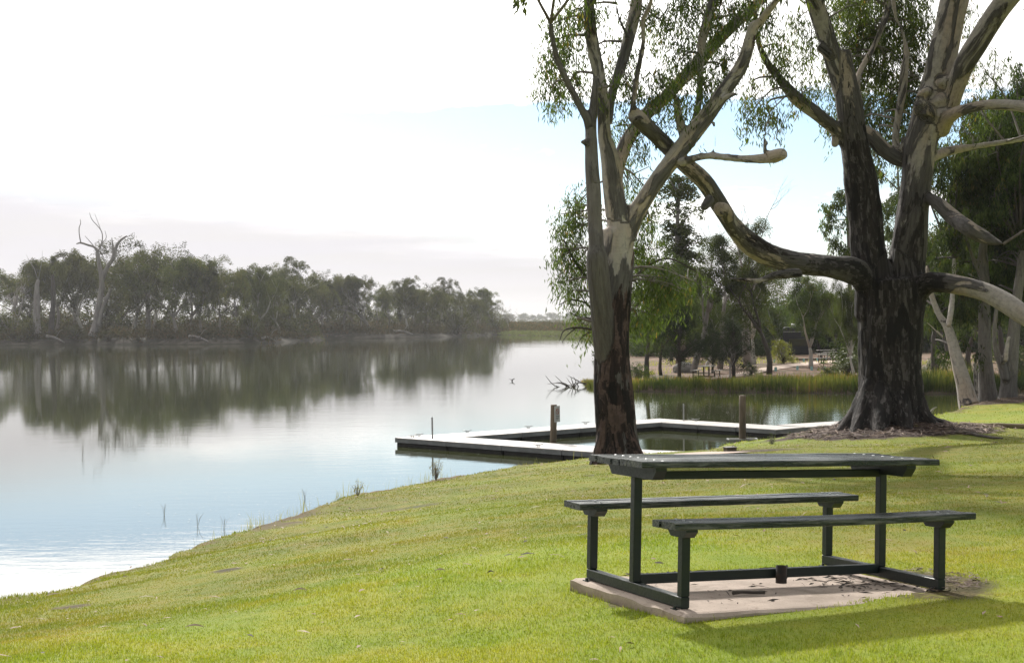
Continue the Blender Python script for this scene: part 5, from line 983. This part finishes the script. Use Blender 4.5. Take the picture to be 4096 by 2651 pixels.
    mesh_np('floating_specks', V, np.arange(n*4).reshape(-1, 4), M['white'], label='small pale leaves and seeds floating on the water', cat='floating debris', kind='stuff')
# ------------------------------------------------------------------ pontoon
def pontoon():
    zd = ZW+.28; A = G(1568/K, 1738/K, zd)[:2]; u2 = np.array([.69, -.724]); u2 /= np.linalg.norm(u2)
    C1 = G(2371/K, 1816/K, zd)[:2]; u2 = (C1-A)/np.linalg.norm(C1-A); B = G(2627/K, 1687/K, zd)[:2]; u1 = (B-A)/np.linalg.norm(B-A); LB = np.linalg.norm(B-A); E_ = G(3209/K, 1736/K, zd)[:2]; u3 = (E_-B)/np.linalg.norm(E_-B); L3 = np.linalg.norm(E_-B); W = 1.5
    r = empty('floating_pontoon', (A[0], A[1], ZW), label='grey floating pontoon forming a square swimming enclosure beside the bank', cat='pontoon')
    def section(p, du, L, dv, w=W):
        """p corner, du along, dv across (inwards)"""
        ang = math.atan2(du[1], du[0]); sgn = 1 if (du[0]*dv[1]-du[1]*dv[0]) > 0 else -1
        g = .022; o = MB(); y0, y1 = (0, w) if sgn > 0 else (-w, 0)
        nb = int(L/.145); bw = (L-2*g)/nb
        for i in range(nb): x = g+i*bw; o.box((x+.003, y0+.003, .255), (x+bw-.003, y1-.003, .28))
        d_ = o.build('deck', M['deck'], r)
        f = MB(); f.box((g, y0+.001, .125), (L-g, y0+.05, .2545)); f.box((g, y1-.05, .125), (L-g, y1-.001, .2545)); f.box((g, y0+.0505, .125), (g+.05, y1-.0505, .2545)); f.box((L-g-.05, y0+.0505, .125), (L-g, y1-.0505, .2545)); f_ = f.build('fascia', M['fascia'], r)
        k = MB().box((g+.03, y0+.045, -.25), (L-g-.03, y1-.045, .1245), .02).build('float', M['float'], r)
        for q in (d_, f_, k): q.location = (p[0]-A[0], p[1]-A[1], 0); q.rotation_euler = (0, 0, ang)
    inn = np.array([-u2[1], u2[0]]); inn = inn if inn@u1 > 0 else -inn
    LA = 9.9; n = 4
    for i in range(n): section(A+u2*(LA/n)*i, u2, LA/n, inn)
    inb = np.array([-u1[1], u1[0]]); inb = inb if inb@u2 > 0 else -inb
    p0 = A+u1*1.53; Lb = LB-1.53
    for i in range(4): section(p0+u1*(Lb/4)*i, u1, Lb/4, inb)
    inr = np.array([-u3[1], u3[0]]); inr = inr if inr@(-u1) > 0 else -inr; q0 = B+u3*1.53; L3b = L3-1.53
    for i in range(3): section(q0+u3*(L3b/3)*i, u3, L3b/3, inr)
    # gangway to the right bank
    q1 = B+u3*L3; gdir = G(3480/K, 1726/K, zd)[:2]-q1; gL = np.linalg.norm(gdir); gdir /= gL; gn = np.array([gdir[1], -gdir[0]]); gn = gn if gn@u3 < 0 else -gn
    section(q1+gdir*.02, gdir, gL, -gn if False else gn)
    def cleat(p):
        c = MB(); c.box((-.05, -.025, 0), (.05, .025, .012)); c.tube([(-.03, 0, .01), (-.03, 0, .06)], .012, 6); c.tube([(.03, 0, .01), (.03, 0, .06)], .012, 6); c.tube([(-.15, 0, .085), (-.06, 0, .062), (.06, 0, .062), (.15, 0, .085)], [.009, .014, .014, .009], 6); o = c.build('cleat', M['galv'], r, True); o.location = (p[0]-A[0], p[1]-A[1], .2805)
    for t in (.9, 2.9, 5.6, 8.3, 10.6): cleat(A+u1*t+inb*.12)
    cleat(A+u2*.5+inn*.35); cleat(A+u2*6.2+inn*.3); cleat(B+u3*2.+inr*.12)
    # ramp and concrete landing
    e = A+u2*LA; V = [(*(e+inn*.05), zd+.012), (*(e+inn*1.45), zd+.012), (*(e+inn*1.5+u2*.2+np.array([2.6, -1.2])), 0), (*(e+np.array([2.5, -2.4])), 0)]
    V = [list(v) for v in V]
    for v in V[2:]: v[2] = max(H1(v[0], v[1])+.05, zd)
    V += [[a, b, c-.06] for a, b, c in V]; MB().add(V, [(3, 2, 1, 0), (4, 5, 6, 7), (0, 1, 5, 4), (1, 2, 6, 5), (2, 3, 7, 6), (3, 0, 4, 7)]).build('ramp', M['deck'], None, label='pale boarded ramp joining the pontoon to the bank behind the pale gum trunk', cat='ramp')
    pts = [groundpt(x, y) for x, y in ((1560, 1066), (1640, 1063), (1740, 1066), (1650, 1070), (1560, 1071))]; V = [(p[0], p[1], p[2]+.03) for p in pts]; mesh_np('concrete_path', V, [tuple(range(5))], M['path'], kind='structure')
    # posts
    def post(xb, xt, yt, d, rad, m_, name, lb, parts=None):
        b = P(xb, 1030, d); b[2] = ZW-1.2; t = P(xt, yt, d); r2 = empty(name, (b[0], b[1], ZW), label=lb, cat='post'); bb = b-np.array([b[0], b[1], ZW]); tt = t-np.array([b[0], b[1], ZW])
        pts = [bb+(tt-bb)*k for k in np.linspace(0, 1, 8)]; MB().tube(pts+[tt+np.array([0, 0, .01])], [rad*1.05-(.12*rad)*k/8 for k in range(8)]+[rad*.8], 14).build('pole', M[m_], r2, True); return r2, tt
    r2, tt = post(1277, 1283, 943, 44.3, .105, 'post', 'timber_post', 'round timber post with a small sign, inside the enclosure left of the pale trunk'); c = tt+np.array([.10, -.02, -.28]); Mx = Matrix.Translation(Vector(c)) @ Matrix.Rotation(.95, 4, 'Z')
    sg = MB().box((-.14, -.012, -.25), (.14, .012, .25), M=Mx).build('sign', M['sign'], r2)
    ring = MB(); ring.tube([tuple(Mx @ Vector((.085*math.cos(q), -.016, .08+.085*math.sin(q)))) for q in np.linspace(0, 2*PI, 17)], .010, 5, False); ring.tube([tuple(Mx @ Vector((-.06, -.018, .14))), tuple(Mx @ Vector((.06, -.018, .02)))], .009, 5); ring.build('prohibition_symbol', M['signred'], sg)
    gl = MB(); 
    for k in range(3): gl.box((-.10, -.015, -.08-.05*k), (.10 if k < 2 else .03, -.0125, -.062-.05*k), M=Mx)
    gl.build('text_lines', M['rust'], sg)
    d3 = 45.5; r3, tt = post(1719, 1722, 932, 47.0, .115, 'post', 'timber_post', 'round timber post with a bracket at its foot, right side of the enclosure'); b3 = MB(); b3.box((-.45, -.22, .05), (.45, -.17, .09)); b3.box((-.45, .17, .05), (.45, .22, .09)); b3.box((-.49, -.22, .05), (-.451, .22, .09)); b3.box((.451, -.22, .05), (.49, .22, .09)); o = b3.build('bracket', M['galv'], r3)
    post(1000, 999.5, 965, G(1000, 1015, zd)[1]+.15, .028, 'galv', 'metal_pole', 'thin grey metal pole standing on the left arm of the pontoon'); post(1583, 1584.5, 948, G(1583, 988, zd)[1]+.3, .028, 'galv', 'metal_pole', 'thin grey metal pole at the back arm, just right of the pale trunk')
# ------------------------------------------------------------------ water, haze, sky, sun
def water():
    n = 64; V = [(6500*math.cos(2*PI*i/n), 6500*math.sin(2*PI*i/n), ZW) for i in range(n)]; o = mesh_np('river_water', V, [tuple(range(n))], None, kind='structure')
    m, nt = mat('river_water'); t = NT(nt); p = t.pos()
    big = t.noise(t.scale(p, (.05, .02, 1)), 1., 3.); a = t.noise(t.scale(p, (.55, 1.6, 1)), 1.6, 3., .5, .3); b = t.noise(t.scale(p, (1, 2.2, 1)), 7., 2., .5); l = t.noise(t.scale(p, (.12, .35, 1)), 1., 2.)
    h = t.math('ADD', t.math('ADD', t.math('MULTIPLY', a, .5), t.math('MULTIPLY', b, .10)), t.math('MULTIPLY', l, .5))
    bp = t.n('ShaderNodeBump'); t.l(h, bp.inputs['Height']); bp.inputs['Distance'].default_value = .05; t.set(bp.inputs['Strength'], t.ramp(big, .35, .65, .03, .11))
    bs = t.n('ShaderNodeBsdfPrincipled'); bs.inputs['Base Color'].default_value = (.040, .046, .018, 1); bs.inputs['Roughness'].default_value = .03; bs.inputs['IOR'].default_value = 1.33; t.l(bp.outputs[0], bs.inputs['Normal']); t.out(bs.outputs[0]); o.data.materials.append(m)
SUN_AZ = math.radians(-15.5); SUN_EL = math.radians(31)
SUND = (math.sin(SUN_AZ)*math.cos(SUN_EL), math.cos(SUN_AZ)*math.cos(SUN_EL), math.sin(SUN_EL))
def light():
    w = bpy.data.worlds.new("World"); S.world = w; w.use_nodes = True; nt = w.node_tree
    for x in list(nt.nodes): nt.nodes.remove(x)
    t = NT(nt); d = t.n('ShaderNodeTexCoord').outputs['Generated']
    sky = t.n('ShaderNodeTexSky', sky_type='NISHITA', sun_disc=False); sky.sun_elevation = SUN_EL; sky.sun_rotation = SUN_AZ; sky.dust_density = .4; sky.air_density = 1.2; sky.ozone_density = 3.
    sk = t.n('ShaderNodeVectorMath', operation='SCALE'); t.l(t.mix(1., sky.outputs[0], (.93, 1., 1.14), 'MULTIPLY'), sk.inputs[0]); sk.inputs['Scale'].default_value = .092
    s = t.n('ShaderNodeSeparateXYZ'); t.l(d, s.inputs[0]); z = s.outputs[2]
    dt = t.n('ShaderNodeVectorMath', operation='DOT_PRODUCT'); t.l(d, dt.inputs[0]); dt.inputs[1].default_value = SUND; dot = t.math('MAXIMUM', dt.outputs['Value'], 0.)
    lobe = t.math('ADD', t.math('MULTIPLY', t.math('POWER', dot, 3.), 1.0), t.math('MULTIPLY', t.math('POWER', dot, 14.), 1.6))
    zz = t.math('ADD', t.math('MAXIMUM', z, 0.), .10); px = t.math('DIVIDE', s.outputs[0], zz); py = t.math('DIVIDE', s.outputs[1], zz)
    cv = t.n('ShaderNodeCombineXYZ'); t.l(px, cv.inputs[0]); t.l(t.math('MULTIPLY', py, .9), cv.inputs[1])
    n1 = t.noise(cv.outputs[0], 1.15, 8., .62, .5); n2 = t.noise(cv.outputs[0], 3.1, 8., .6, .4)
    cm = t.math('ADD', t.math('MULTIPLY', n1, .6), t.math('MULTIPLY', n2, .4)); cm = t.math('ADD', cm, t.math('ADD', t.math('MULTIPLY', t.ramp(z, .134, .17), .16), t.math('SUBTRACT', t.math('MULTIPLY', s.outputs[0], -.06), t.math('MULTIPLY', t.math('SUBTRACT', t.ramp(z, .084, .10), t.ramp(z, .142, .158)), .135)))); mask = t.ramp(cm, .45, .555)
    cloudv = t.math('ADD', .42, t.math('MULTIPLY', lobe, 1.4)); cc = t.n('ShaderNodeVectorMath', operation='SCALE'); cc.inputs[0].default_value = (1., .985, .96); t.l(cloudv, cc.inputs['Scale'])
    # grey stratus band low over the horizon
    wob = t.noise(t.scale(d, (3, 3, 26)), 1.6, 5.); zb = t.math('ADD', z, t.math('MULTIPLY', t.math('SUBTRACT', wob, .5), .06)); band = t.ramp(t.math('ADD', zb, t.math('MULTIPLY', s.outputs[0], .11)), .035, .100, 1, 0)
    bcol = t.mix(t.ramp(z, .0, .05), (1.04, 1.0, .98), (.95, .92, .955)); bcol = t.mix(t.ramp(t.noise(t.scale(d, (4, 4, 60)), 2., 4.), .4, .7, 0, .5), bcol, (.95, .92, .90))
    bs = t.n('ShaderNodeVectorMath', operation='SCALE'); t.l(bcol, bs.inputs[0]); t.l(t.math('ADD', .25, t.math('MULTIPLY', t.math('POWER', dot, 2.), .58)), bs.inputs['Scale'])
    bsk = t.n('ShaderNodeVectorMath', operation='ADD'); t.l(sk.outputs[0], bsk.inputs[0]); bsk.inputs[1].default_value = (.02, .05, .10)
    c = t.mix(mask, bsk.outputs[0], cc.outputs[0]); c = t.mix(band, c, bs.outputs[0])
    bg = t.n('ShaderNodeBackground'); t.l(c, bg.inputs[0]); bg.inputs[1].default_value = 1.; o = t.n('ShaderNodeOutputWorld'); t.l(bg.outputs[0], o.inputs[0])
    w.cycles.sampling_method = 'MANUAL'; w.cycles.sample_map_resolution = 512
    l = bpy.data.lights.new('sun', 'SUN'); l.energy = 4.2; l.angle = math.radians(1.6); l.color = (1, .955, .88); lo = bpy.data.objects.new('sun', l); COL.objects.link(lo)
    lo.rotation_euler = Vector(SUND).to_track_quat('Z', 'Y').to_euler()
def haze():
    mb = MB(); mb.box((-1800, -120, ZW-3), (1800, 3300, 46)); o = mb.build('haze', None, None, kind='stuff', label='thin pale morning haze over the river and its banks', cat='haze')
    m, nt = mat('haze'); t = NT(nt); v = t.n('ShaderNodeVolumePrincipled'); v.inputs['Color'].default_value = (.93, .94, .97, 1); v.inputs['Density'].default_value = .00015; v.inputs['Anisotropy'].default_value = .2
    ou = t.n('ShaderNodeOutputMaterial'); t.l(v.outputs[0], ou.inputs['Volume']); o.data.materials.append(m)
import time as _t
for _f in (build_ground, water, build_grass, tree_one, tree_two, group_trees, left_bank, distance, park, picnic, lawn_bits, pontoon, light, haze):
    _a = _t.time(); _f(); print('BUILD', _f.__name__, round(_t.time()-_a, 1))
S.view_settings.view_transform = 'Standard'; S.view_settings.look = 'None'; S.view_settings.gamma = 1; S.view_settings.exposure = .4
S.render.engine = 'CYCLES'; S.cycles.max_bounces = 6; S.cycles.diffuse_bounces = 3; S.cycles.glossy_bounces = 3; S.cycles.transmission_bounces = 3; S.cycles.transparent_max_bounces = 4; S.cycles.volume_bounces = 0
S.cycles.sample_clamp_indirect = 6; S.cycles.use_denoising = True
